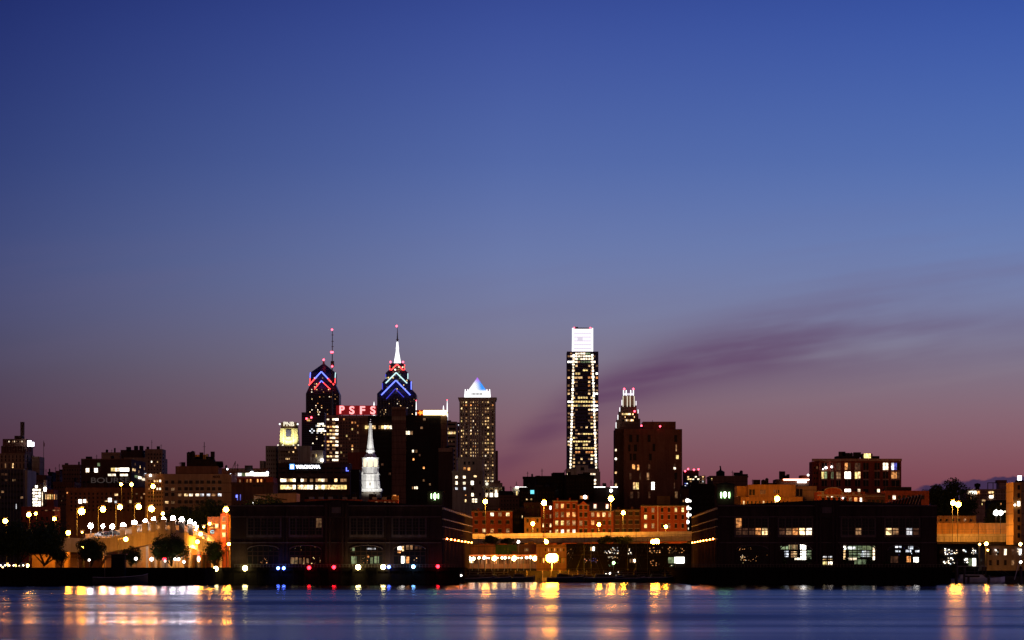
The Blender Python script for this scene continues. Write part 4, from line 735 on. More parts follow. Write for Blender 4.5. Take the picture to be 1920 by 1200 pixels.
rowp = [(874.5, 13, ['..', '.', 'ff', 'of', 'ff', '..', '..', 'WW', 'cb.']), (891, 12.5, ['yg', 'g', 'dd', 'HH', 'yw', '..', '..', '..', 'oof']), (906, 11, ['..', '.', '..', '..', '..', '..', '..', '..', '..']), (920, 6, ['.', '.', '.', 'HH', '.W', '.', '.W', '.W', '.'])]
for y, h, row in rowp:
    for (x, w), s_ in zip(bays, row):
        b.win(x-w/2, x+w/2, len(s_), y-h/2, y+h/2, 1, .9, 1, pat=[s_])
for x, y, r_ in ((1548.5, 877, .5), (1559, 875.5, .42), (1543, 879.8, .25)): MB().ball((X(x, D), D-.6, Z(y, D)), r_).build('lamp', 'dusk_led', b.r)
m = MB()
for x, w in bays:
    m.box(X(x, D)-.07, X(x, D)+.07, D-.2, D-.08, Z(913, D), Z(867, D))
    for y in (883, 899): m.box(X(x-w/2-.8, D), X(x+w/2+.8, D), D-.5, D-.01, Z(y+1.2, D), Z(y-1, D))
m.build('spandrels', 'pink_stone', b.r); b.win(1525, 1534, 2, 872, 912, 4, .5, .4, dy=3, p=.1, kinds='d'); b.done()
b = Bld('brick_building', 'red brick building with arched pale gable in front of the apartment block', 1060, 'brick_red', 1578, 'building'); D = 1060
b.vol(1534, 1622, 922, dep=14, adj=False); m = MB(); pts = [(X(1546, D), Z(922.2, D)), (X(1578, D), Z(922.2, D))] + [(X(1562+16*math.cos(a), D), Z(921-6.5*math.sin(a), D)) for a in [math.pi*i/8 for i in range(9)]]; m.prism_y(pts, D-.1, D+3); m.build('arched_gable', 'brick_red', b.r)
for i in range(8):
    a, c_ = math.pi*i/8, math.pi*(i+1)/8; MB().tube((X(1562+16.5*math.cos(a), D), D-.3, Z(921-7*math.sin(a), D)), (X(1562+16.5*math.cos(c_), D), D-.3, Z(921-7*math.sin(c_), D)), .14).build('gable_moulding', 'concrete', b.r)
b.vol(1533, 1623, 927.5, 929.5, dy=-.5, dep=.49, part='cornice', mat='concrete', adj=False); b.vol(1533, 1545, 921, 922.4, dy=-.4, dep=.39, part='cornice', mat='concrete', adj=False)
for px in (1543, 1580, 1590, 1600, 1611): b.vol(px-2.3, px+2.3, 923, 927, dy=-.3, dep=.29, part='stone_panel', mat='stone', adj=False)
b.win(1538, 1620, 8, 932, 945, 1, .5, .85, pat=['.....doW'], t=.1); b.win(1538, 1574, 4, 930, 933, 1, .4, .6, pat=['.wW.'], dy=-.1); MB().ball((X(1580, D), D-.5, Z(934, D)), .3).build('lamp', 'dusk_led', b.r); b.done(sills=True)
b = Bld('building', 'orange washed low block right of the arched gable', 1050, 'ochre', 1700, 'building'); D = 1050; b.vol(1660, 1742, 920, dep=14, adj=False, mat='brick_red'); b.win(1663, 1735, 8, 928, 937, 1, .6, .85, pat=['.W......']); b.vol(1663, 1709, 913, 919.9, dy=3, dep=8, part='upper_storey', mat='dark_wall', adj=False); b.done()
b = Bld('building', 'low dim brick link between the arched gable building and the orange washed block', 1050, 'brick_brown', 1642, 'building'); D = 1050; b.vol(1622.2, 1659.8, 926, dep=14, adj=False); b.vol(1622.5, 1659.5, 929.5, 931, dy=-.4, dep=.39, part='cornice', mat='concrete', adj=False); b.win(1625, 1658, 4, 936, 944, 1, .6, .8); b.done()
# roofline ribs (open shed gable; red light on the ribs is put into their colour)
b = empty('shed_canopy', (X(1700, 900), 900, 12), 'ribbed shed canopy with reflected red light painted on its ribs above the right pier roof', 'canopy'); D = 900
MB().prism_y([(X(1660, D), Z(950, D)), (X(1727, D), Z(950, D)), (X(1728, D), Z(927, D)), (X(1660, D), Z(944, D))], D, D+10).build('roof', 'dark_wall', b)
for i in range(11):
    t_ = i/10; x = 1667+6*i; MB().tube((X(x-5*t_-2, D), D-.3, Z(948, D)), (X(x, D), D-.3, Z(941.5-12*t_, D)), .13).build('rib', 'brick_red' if i < 7 else 'pink_stone', b); MB().box(X(x-1, D), X(x+.8, D), D-.5, D-.2, Z(942-12*t_, D), Z(939-12*t_, D)).build('bracket', 'concrete', b)
# right edge
b = Bld('apartment_building', 'distant pinkish block with rows of tiny windows and rooftop tanks at the right', 1800, 'pink_stone', 1852, 'apartment block'); D = 1800
b.vol(1812, 1893, 917, dep=26, adj=False); b.vol(1874, 1890, 906, 916.9, dy=4, dep=12, part='penthouse', adj=False); b.vol(1870, 1888, 900, 905.9, dy=6, dep=8, part='penthouse', mat='brown', adj=False)
MB().prism_y([(X(1876, D), Z(917, D)), (X(1893, D), Z(917, D)), (X(1885, D), Z(911.5, D))], D-1, D+3.9).build('gable', 'pink_stone', b.r)
MB().lathe(X(1837, D), D+9, [(1.3, Z(917, D)), (1.3, Z(912, D)), (1.9, Z(911.9, D)), (1.9, Z(906.5, D)), (.2, Z(905, D))], 10).build('water_tank', 'dark_wall', b.r)
MB().tube((X(1856, D), D+8, Z(917, D)), (X(1856, D), D+8, Z(904, D)), .25).tube((X(1866, D), D+8, Z(917, D)), (X(1866, D), D+8, Z(904, D)), .25).tube((X(1856, D), D+8, Z(904.5, D)), (X(1872, D), D+8, Z(904.5, D)), .25).build('sign_frame', 'metal', b.r)
b.win(1813, 1891, 26, 920, 948, 5, .4, .55, p=.04, kinds='wyo'); b.win(1815, 1837, 4, 920.5, 926.5, 1, .9, .9, pat=['WHHo'], dy=-.3, t=.2); b.win(1855, 1862, 1, 929, 934, 1, 1, .9, pat=['H'], dy=-.3); b.win(1841, 1848, 2, 937, 940, 1, .8, 1, pat=['ww'], dy=-.3); b.win(1856, 1859, 1, 936, 948, 2, 1, .35, pat=['W', 'w'], dy=-.3); b.win(1853, 1862, 3, 921.5, 925, 1, .8, 1, pat=['www'], dy=-.3); b.done()
b = Bld('building', 'dark stepped block in front of the distant pinkish block', 1300, 'dark_wall', 1880, 'building'); b.vol(1858, 1902, 937.5, dep=16, adj=False); b.win(1860, 1900, 6, 940, 960, 2, .3, .4, pat=['..o...', '......']); b.done()
b = Bld('apartment_tower', 'tan tower cut by the right edge with a white lamp on its roof', 960, 'tan', 1922, 'tower'); D = 960
b.vol(1900, 1960, 904, dep=14, adj=False); b.vol(1900, 1915, 905, 1018, dy=-.6, dep=.59, part='pilaster', mat='ochre', adj=False)
for y in (914, 929, 944.5, 959.5, 974, 989, 1004): b.w.append(('H' if y == 944.5 else '.', (X(1909.5, D), D-.6, Z(y, D)), (.8, .2, 1.5)))
b.vol(1908.5, 1915.5, 892, 900.5, dy=0, dep=.6, part='roof_lamp', mat='sign_white', adj=False); b.vol(1906, 1920, 900.5, 904, dy=0, dep=3, part='roof_unit', mat='dark_wall', adj=False); MB().ball((X(1901.5, D), D-1.5, Z(947, D)), .35).build('wall_lamp', 'dusk_led', b.r); b.done()
# ------------------------------------------------------------------ brick rows above the highway
def row(name, label, D, mat, x0, x1, yt, nx, ys, pats, ww=.42, hh=6.2, cap='stone', dy=0, chim=0):
    b = Bld(name, label, D, mat, (x0+x1)/2, 'house'); b.vol(x0, x1, yt, dep=12, adj=False); b.vol(x0-.5, x1+.5, yt-.6, yt+.7, dy=-.4, dep=.39, part='cornice', mat=cap, adj=False)
    b.vol(x0+.5, x1-.5, yt-3, yt-.7, dy=5, dep=7, part='roof', mat='roof_tar', adj=False)
    for y, pt in zip(ys, pats): b.win(x0+1.5, x1-1.5, nx, y-hh/2, y+hh/2, 1, ww, 1, pat=[pt])
    for i in range(chim): b.vol(x0+(x1-x0)*(i+.3)/chim, x0+(x1-x0)*(i+.3)/chim+3, yt-5.5, yt-.7, dy=3, dep=1.2, part='chimney', mat=mat, adj=False)
    b.done(sills=True); return b
row('brick_house', 'wide orange lit brick row with five window bays beside the left pier shed', 1070, 'brick_red', 884, 961, 958.5, 5, (964.5, 979, 995), ('..Wdw', '.....', '.wo.d'), chim=2)
row('brick_house', 'small bright orange gabled house with pale corner trim', 1062, 'ochre', 983, 1014, 970.5, 3, (976, 994), ('. .', '...'), chim=0)
row('brick_house', 'tall narrow brick house between the small orange gabled house and the four storey row', 1068, 'brick_deep', 1014, 1037, 948, 3, (952, 968, 985, 998), ('..H', '..d', 'w.w', '..w'), .4, chim=1)
row('brick_house', 'four storey bright brick row with regular pale windows', 1064, 'brick_red', 1037, 1083, 939.5, 4, (949, 965, 980.5, 997), ('do..', 'ddoo', 'yydd', 'yWwW'), .5, 8, chim=2)
b = row('brick_house', 'narrow gabled brick house with paired windows', 1062, 'brick_red', 1083, 1104.5, 947, 2, (951, 965, 981, 996), ('..', '..', 'd.', '..'), .6, 8)
MB().prism_y([(X(1085, 1062), Z(947, 1062)), (X(1102.5, 1062), Z(947, 1062)), (X(1094, 1062), Z(939.5, 1062))], 1061.8, 1068).build('gable', 'brick_red', b.r)
b.vol(1087, 1103, 929, 936, dy=3, dep=4, part='roof_dormer', mat='brown', adj=False); MB().box(X(1088, 1065), X(1102, 1065), 1064.4, 1064.9, Z(935, 1065), Z(930, 1065)).build('dormer_window', 'w_orange', b.r); MB().ball((X(1097, 1064), 1064, Z(932, 1064)), .7).build('lamp', 'dusk_led', b.r)
b = row('brick_house', 'brick row with two bright dormer windows on its dark roof', 1064, 'brick_red', 1104.5, 1150, 958.5, 4, (965, 980, 996), ('dowd', 'o...', '....'), .5, 7.5)
m = MB(); m.prism_x([(1064.2, Z(957.6, 1064)), (1073, Z(957.6, 1064)), (1073, Z(940, 1064)), (1070, Z(940, 1064))], X(1104.5, 1064), X(1150, 1064)); m.build('mansard_roof', 'roof_tar', b.r)
for px in (1116, 1139):
    b.vol(px-3.5, px+3.5, 944, 954, dy=2, dep=3, part='dormer', mat='brick_deep', adj=False); MB().box(X(px-2.2, 1064), X(px+2.2, 1064), 1065.6, 1065.95, Z(953, 1064), Z(945.5, 1064)).build('dormer_window', 'w_white', b.r)
row('brick_house', 'dim brown brick row with dark windows left of the bright red row', 1068, 'brick_brown', 1150, 1202, 956.5, 4, (963, 979, 995), ('....', '....', '....'), .6, 7, chim=2)
row('brick_house', 'bright red brick row with white downpipe and small sash windows, left half', 1064, 'brick_red', 1202, 1233, 949, 2, (956.5, 969.5, 986), ('.d', 'y.', 'yd'), .35, 7.5)
b = row('brick_house', 'bright red brick row with four columns of sash windows, right half', 1064, 'brick_red', 1233.5, 1288, 949, 4, (956, 969.5, 986), ('..yy', '....', '.d..'), .33, 7.5)
MB().box(X(1232.8, 1064), X(1233.8, 1064), 1063.5, 1063.8, GROUND, Z(948, 1064)).build('downpipe', 'white_paint', b.r)
for i in range(7): MB().ball((X((1287.5, 1292.5)[i % 2], 1100), 1095, Z((939, 940, 953, 954, 966, 966, 979)[i], 1100)), (.7 if i % 2 == 0 else .4)).build('lit_balcony_lamp', 'dusk_led', b.r)
for lab, D, mt, x0, x1, yt in [('black roofs in the gap between the wide brick row and the orange house', 1075, 'black_wall', 961.5, 983, 960), ('dark attic storey behind the small orange gabled house', 1085, 'dark_brown', 982, 1037, 942)]:
    b = Bld('brick_house', lab, D, mt, (x0+x1)/2, 'house'); b.vol(x0, x1, yt, dep=9, adj=False); b.junk(x0, x1, yt, 3, seed=int(x0)); b.win(x0+2, x1-2, 5, yt+4, yt+24, 2, .35, .5); b.done()
for lab, D, mt, x0, x1, yt, n in [('flat topped orange brick row above the left pier roof, with pale attic boxes', 1010, 'brick_red', 571, 633, 936, 6), ('second flat topped orange brick row above the left pier roof', 1010, 'brick_red', 634, 678, 936.5, 4), ('orange brick row with tall chimney behind the left pier roof', 1012, 'brick_red', 690, 746, 937, 6)]:
    b = Bld('brick_house', lab, D, mt, (x0+x1)/2, 'house'); b.vol(x0, x1, yt, dep=10, adj=False); b.win(x0+3, x1-3, n, yt+3.5, yt+13, 1, .5, 1, pat=['fdfdff'], dy=-.05)
    for i in range(n//2): b.vol(x0+8+i*18, x0+17+i*18, yt-4.5, yt-.2, dy=4, dep=4, part='attic_box', mat='concrete', adj=False)
    if x0 == 690: b.vol(735, 747, 929.5, 938, dy=-1, dep=3, part='chimney', mat='ochre', adj=False); MB().box(X(737, D), X(743, D), D-1.4, D-1.1, Z(929.4, D), Z(928.4, D)).build('lamp', 'w_orange', b.r)
    b.junk(x0+2, x1-2, yt, 4, seed=int(x0)+3); b.done()
b = Bld('brick_building', 'narrow orange lit brick corner building with sash windows behind the left pier shed', 870, 'brick_red', 423, 'building'); D = 870
b.vol(413.5, 428.2, 962, dep=8, adj=False); b.vol(428.4, 446, 965, dy=1, dep=8, adj=False, part='wing', mat='ochre'); b.vol(389, 413.3, 969, dy=2, dep=8, adj=False, part='wing', mat='brick_brown'); b.win(415, 424.5, 1, 966, 1010, 3, .6, .5, pat=['d', 'w', 'y'])
b.vol(417, 425, 954, 961.9, dy=1, dep=2, part='chimney', mat='ochre', adj=False); b.win(392, 411, 2, 982, 990, 1, .6, .8)
text('C', 'neon_sign', 'w_teal', b.r, X(396.5, D), D+1.6, Z(997, D), .9, 1.1, .02, .1); MB().box(X(392, D), X(401, D), D+1.75, D+1.95, Z(1001, D), Z(994, D)).build('sign_board', 'blue_glass', b.r); b.done(sills=True)
# ------------------------------------------------------------------ elevated highways
def rail(m, x0, x1, y, z, n, h=1.1):
    m.box(x0, x1, y-.04, y+.04, z+h-.08, z+h).box(x0, x1, y-.03, y+.03, z+h*.5-.04, z+h*.5)
    for i in range(n+1): x = x0+(x1-x0)*i/n; m.box(x-.05, x+.05, y-.05, y+.05, z, z+h)
b = empty('highway_viaduct', (X(1090, 1000), 1000, GROUND), 'long orange lit elevated highway in front of the brick rows', 'viaduct'); D = 1000
m = MB(); zL, zR = (Z(1010.5, D), Z(1005, D)); xa, xb = X(868, D), X(1312, D)
m.add([(xa, 1000, zL-1.6), (xb, 1000, zR-1.6), (xb, 1000, zR), (xa, 1000, zL), (xa, 1024, zL-1.6), (xb, 1024, zR-1.6), (xb, 1024, zR), (xa, 1024, zL)], [(0,1,2,3),(5,4,7,6),(3,2,6,7),(1,0,4,5),(0,3,7,4),(2,1,5,6)]); m.build('deck', 'concrete', b)
m = MB(); m.add([(xa, 1019, zL), (xb, 1019, zR), (xb, 1019, zR+1.85), (xa, 1019, zL+1.85), (xa, 1019.4, zL), (xb, 1019.4, zR), (xb, 1019.4, zR+1.85), (xa, 1019.4, zL+1.85)], [(0,1,2,3),(5,4,7,6),(3,2,6,7),(0,3,7,4),(2,1,5,6)]); m.build('barrier', 'concrete', b)
m = MB()
for i in range(26):
    t_ = i/25; x = xa+(xb-xa)*t_; z = zL+(zR-zL)*t_; m.box(x-.05, x+.05, 999.6, 999.7, z-.2, z+.55)
m.add([(xa, 999.6, zL+.45), (xb, 999.6, zR+.45), (xb, 999.6, zR+.55), (xa, 999.6, zL+.55)], [(0,1,2,3)]); m.build('railing', 'metal', b)
for i in range(11):
    x = xa+4+(xb-xa-8)*i/10; MB().box(x-.8, x+.8, 1003, 1022, GROUND, zL-1.2).build('column', 'concrete', b)
b = empty('highway_viaduct', (X(1840, 960), 985, GROUND), 'tall glowing orange retaining wall and highway deck at the right', 'viaduct'); D = 985
m = MB().box(X(1740, D), X(1960, D), D, D+20, GROUND, Z(1001, D)); m.build('deck', 'concrete', b)
MB().box(X(1740, D), X(1960, D), D+8, D+8.5, Z(1001, D), Z(980, D)).build('sound_wall', 'ochre', b)
MB().box(X(1740, D), X(1960, D), D-3, D-.01, Z(1019, D), Z(1016, D)).build('ledge', 'dark_wall', b)
m = MB(); rail(m, X(1740, D), X(1960, D), D-1, Z(1016, D), 22, 1.8); rail(m, X(1740, D), X(1960, D), D+1, Z(1001, D), 16, 1.6); m.build('railing', 'metal', b)
b = Bld('building', 'orange lit flat building standing on the highway wall at the right', 1010, 'ochre', 1793, 'building'); b.vol(1745, 1830, 967, dep=10, adj=False); b.win(1758, 1826, 6, 971, 979, 1, .35, .6, pat=['....d.'], dy=-.1); b.done()
# ------------------------------------------------------------------ left: lit footbridge / ramp
b = empty('ramp_bridge', (X(260, 860), 860, GROUND), 'curving pale concrete ramp bridge with balustrade, white lamps and yellow lit abutment', 'bridge')
def ribbon(name, pts, hz0, hz1, th, mat, parent):
    """extruded band following points (px, py, D); thickness towards the back"""
    m = MB(); vs = []; fs = []
    for px, py, D in pts:
        for dz_ in (hz0, hz1):
            for dd in (0, th): vs.append((X(px, D), D+dd, Z(py, D)+dz_))
    for i in range(len(pts)-1):
        a = 4*i; c = a+4; fs += [(a, c, c+2, a+2), (c+1, a+1, a+3, c+3), (a+2, c+2, c+3, a+3), (c, a, a+1, c+1)]
    fs += [(0, 2, 3, 1), (len(vs)-4, len(vs)-3, len(vs)-1, len(vs)-2)]
    m.add(vs, fs); return m.build(name, mat, parent)
path = [(70, 1012, 858), (115, 1011, 858), (170, 1013, 856), (200, 1012, 852), (230, 1007, 848), (262, 1001, 845), (295, 995, 843), (320, 995, 843), (345, 999, 846), (366, 1006, 852), (385, 1014, 860), (402, 1024, 870)]
ribbon('girder', path, -3.6, 0, 9, 'concrete', b); ribbon('kerb', path, 0.01, .5, .4, 'concrete', b)
bal = [p for p in path if p[0] >= 230]
ribbon('coping', bal, 2.0, 2.35, .6, 'concrete', b)
m = MB()
for (p0, p1) in zip(bal, bal[1:]):
    for i in range(12):
        t_ = (i+.5)/12; px, py, D = [p0[j]+(p1[j]-p0[j])*t_ for j in range(3)]; x, z = X(px, D), Z(py, D); m.box(x-.06, x+.06, D+.1, D+.3, z+.5, z+2.0)
m.build('balusters', 'pale_metal', b)
piers = [(230, 1007, 848), (252, 1003, 846), (272, 999, 844.5), (288, 996.5, 843.5), (306, 995, 843), (324, 995.5, 843.5), (341, 998, 845.5), (357, 1003, 849)]
for px, py, D in piers: MB().box(X(px, D)-.75, X(px, D)+.75, D-.35, D+.9, Z(py, D)-.2, Z(py, D)+2.9).box(X(px, D)-.95, X(px, D)+.95, D-.5, D+1.05, Z(py, D)+2.9, Z(py, D)+3.2).build('parapet_pier', 'concrete', b)
back = [(160, 1011, 880), (200, 1008, 876), (235, 1001, 872), (262, 994, 868), (290, 989, 866)]
ribbon('rear_parapet', back, -1.5, 1.6, .5, 'concrete', b); ribbon('rear_road', back, -2.2, -1.51, 9, 'concrete', b)
MB().box(X(288, 866), X(372, 866), 866, 867, Z(1012, 866), Z(985, 866)).build('rear_wall', 'ochre', b)
# abutments and arches below
def wallseg(x0, x1, yt, yb, D, mat='ochre', name='abutment', dep=1.5): MB().box(X(x0, D), X(x1, D), D, D+dep, (Z(yb, D) if yb else GROUND), Z(yt, D)).build(name, mat, b)
wallseg(262, 300, 1018, None, 872); wallseg(300, 345, 1012, None, 870, 'concrete'); wallseg(345, 430, 1026, None, 874); wallseg(343, 431, 1025.5, 1028, 873, 'concrete', 'string_course', .9)
wallseg(60, 115, 1040, None, 874); wallseg(192, 206, 1028, None, 872); wallseg(232, 262, 1030, None, 875)
m = MB(); D = 873
m.prism_y([(X(116, D), GROUND), (X(137, D), GROUND), (X(137, D), Z(1036, D)), (X(133, D), Z(1032, D)), (X(122, D), Z(1032, D)), (X(116, D), Z(1036, D))], D, D+1); m.build('arch_panel', 'ochre', b)
for px in (112, 140, 207, 230): MB().box(X(px, 864)-1, X(px, 864)+1, 862, 866, GROUND, Z(1026, 864)).build('bridge_column', 'brown', b)
for px in (276, 292, 318, 356, 372, 398, 414): MB().box(X(px, 869)-.35, X(px, 869)+.35, 868.6, 869.4 if px < 345 else 872.8, GROUND, Z(1030 if px > 345 else 1019, 869)).build('buttress', 'concrete', b)
for px in (364, 385, 406): MB().box(X(px, 873)-1.0, X(px, 873)+1.0, 872.7, 872.99, GROUND, Z(1040, 873)).build('dark_doorway', 'dark_brown', b)
MB().add([(X(183, 866), 866, GROUND), (X(189, 866), 866, GROUND), (X(209, 866), 866, Z(1032, 866)), (X(209, 866), 866, Z(1035, 866)+1.6), (X(183, 868), 868, GROUND), (X(189, 868), 868, GROUND), (X(209, 868), 868, Z(1032, 868)), (X(209, 868), 868, Z(1035, 868)+1.6)], [(0,1,2,3),(5,4,7,6),(3,2,6,7),(0,3,7,4)]).build('stair_flight', 'dark_brown', b)
for i, (px, py) in enumerate(((204, 1009.5), (214, 1008), (192, 1010.5))):
    c = empty('parked_car', (X(px, 865), 865, Z(py, 865)), '%s on the ramp bridge among the white lamps' % ('dark car with bright headlights, rightmost', 'dark red car in the middle', 'grey car farthest left')[(1, 0, 2)[i]], 'car', 'cars on the ramp bridge')
    x, z, D = X(px, 865), Z(py, 865)+.6, 865
    m = MB(); m.prism_y([(x-2.1, z+.25), (x+2.1, z+.25), (x+2.15, z+.8), (x+1.2, z+.95), (x+.7, z+1.45), (x-1.1, z+1.45), (x-1.7, z+.95), (x-2.1, z+.85)], D-.9, D+.9); m.build('body', ('car_paint', 'rubber', 'car_grey')[i], c)
    for wx in (-1.3, 1.3): MB().prism_y([(x+wx+.33*math.cos(a), z+.33+.33*math.sin(a)) for a in [math.pi*k/5 for k in range(10)]], D-.95, D+.95).build('wheel', 'rubber', c)
    MB().prism_y([(x-1.05, z+.98), (x+.95, z+.98), (x+.6, z+1.38), (x-.95, z+1.38)], D-.93, D+.93).build('window', 'glass', c)
    if i < 2: MB().ball((x-2.1, D-.6, z+.65), .22).build('headlight', 'dusk_led', c)
# ------------------------------------------------------------------ trees
LEAF = plain('foliage', (.04, .062, .016), .8); plain('bark', (.06, .045, .03), .9)
LEAF.node_tree.nodes['Principled BSDF'].inputs['Specular IOR Level'].default_value = .2
def tree(px0, px1, yt, yb, D, label, seed, n=2600, leaf=.55, group='trees on the left quay', trunk_top=.45, gap=.35, base=None, nm='tree'):
    rr = random.Random(seed); xc = (px0+px1)/2; x = X(xc, D); rx = (px1-px0)/2*D/F; z0 = base if base is not None else Z(yb, D); zt = Z(yt, D); H = zt-z0
    t = empty(nm, (x, D, z0), label, 'tree', group); m = MB(); zb = z0+H*.04
    m.tube((x, D, z0), (x+.2, D, zb), .035*H*.5+.12, .03*H*.5+.06)
    for i in range(7):
        a = rr.uniform(0, 6.28); r_ = rx*rr.uniform(.35, .8); e = (x+math.cos(a)*r_, D+math.sin(a)*r_, zb+(zt-zb)*rr.uniform(.25, .8)); m.tube((x+.2, D, zb-.2), e, .1+.012*H, .04)
    m.build('trunk', 'bark', t); m = MB()
    cl = []
    for i in range(40):
        a = rr.uniform(0, 6.28); ph = rr.uniform(-.75, 1); q_ = math.sqrt(max(0, 1-ph*ph)); d_ = rr.uniform(.3, .88)
        cl.append((x+math.cos(a)*q_*rx*d_, D+math.sin(a)*q_*rx*d_, (zb+zt)/2+ph*(zt-zb)/2*d_*.95, rr.uniform(.25, .45)*min(rx, (zt-zb)/2)*1.05))
    for i in range(int(n*2.6)):
        c = rr.choice(cl); v_ = Vector((rr.gauss(0, 1), rr.gauss(0, 1), rr.gauss(0, 1))).normalized()*c[3]*(rr.random()**.45)*1.28
        pz = Vector((c[0]+v_.x, c[1]+v_.y, c[2]+v_.z*.85)); s_ = leaf*rr.uniform(.5, 1.1)
        u_ = Vector((rr.gauss(0, 1), rr.gauss(0, 1), rr.gauss(0, 1))).normalized(); w_ = u_.cross(Vector((rr.gauss(0, 1), rr.gauss(0, 1), rr.gauss(0, 1)))).normalized()
        m.add([pz-u_*s_*.5, pz+w_*s_*.32, pz+u_*s_*.5, pz-w_*s_*.32], [(0, 1, 2, 3)])
    m.build('crown', 'foliage', t); return t
tree(-14, 80, 976, 1062, 800, 'broad dark tree at the far left, lower and wider than its neighbour', 1, 3600, .7)
tree(30, 134, 972, 1062, 806, 'big dark tree with low ragged crown left of the yellow arch', 2, 3600, .7); tree(98, 128, 1030, 1062, 812, 'small tree with thin trunk against the yellow abutment', 3, 900, .4)
tree(140, 200, 1008, 1062, 806, 'rounded tree with a green lamp shining in its leaves', 4, 2600, .5); tree(224, 266, 1024, 1062, 806, 'small tree right of the curved street lamp', 5, 1500, .42)
tree(280, 362, 1003, 1062, 800, 'wide round tree in front of the ramp bridge with four small lamps below', 6, 3400, .55); tree(383, 422, 1010, 1064, 796, 'slim upright tree in front of the yellow lit wall beside the left pier', 7, 1800, .42)
tree(345, 445, 934, 1010, 980, 'dark tree mass below the square windowed block', 8, 3000, .8, 'trees in the city behind'); tree(300, 380, 944, 1000, 985, 'lower dark tree left of the tree mass under the square windowed block', 9, 2400, .8, 'trees in the city behind')
tree(448, 560, 928, 1000, 940, 'long low dark tree behind the left pier roof, left one', 10, 2600, .8, 'trees in the city behind')
tree(1728, 1792, 900, 1010, 1075, 'tall black tree right of the ribbed canopy, left half of the pair', 11, 5600, .8, 'trees by the right highway', nm='tree'); tree(1758, 1826, 898, 1010, 1078, 'tall black tree beside the double orange lamp, right half of the pair', 12, 6000, .8, 'trees by the right highway')
tree(1846, 1905, 938, 1010, 1050, 'dark bushy tree around the pair of white floodlights at the right', 13, 2600, .7, 'trees by the right highway')
for x0, x1, yt, yb, D, lab, sd in [(905, 935, 1003, 1022, 985, 'shrub in front of the highway at the left end', 20), (938, 966, 1009, 1022, 985, 'long dark shrub under the highway rail left of the white lamp', 21), (1120, 1158, 1004, 1024, 985, 'olive shrub climbing over the highway edge, left one', 22), (1150, 1186, 1003, 1026, 985, 'olive shrub climbing over the highway edge, right one', 23)]:
    tree(x0, x1, yt, yb, D, lab, sd, 1300, .5, 'shrubs along the highway', base=Z(yb, D), nm='shrub')
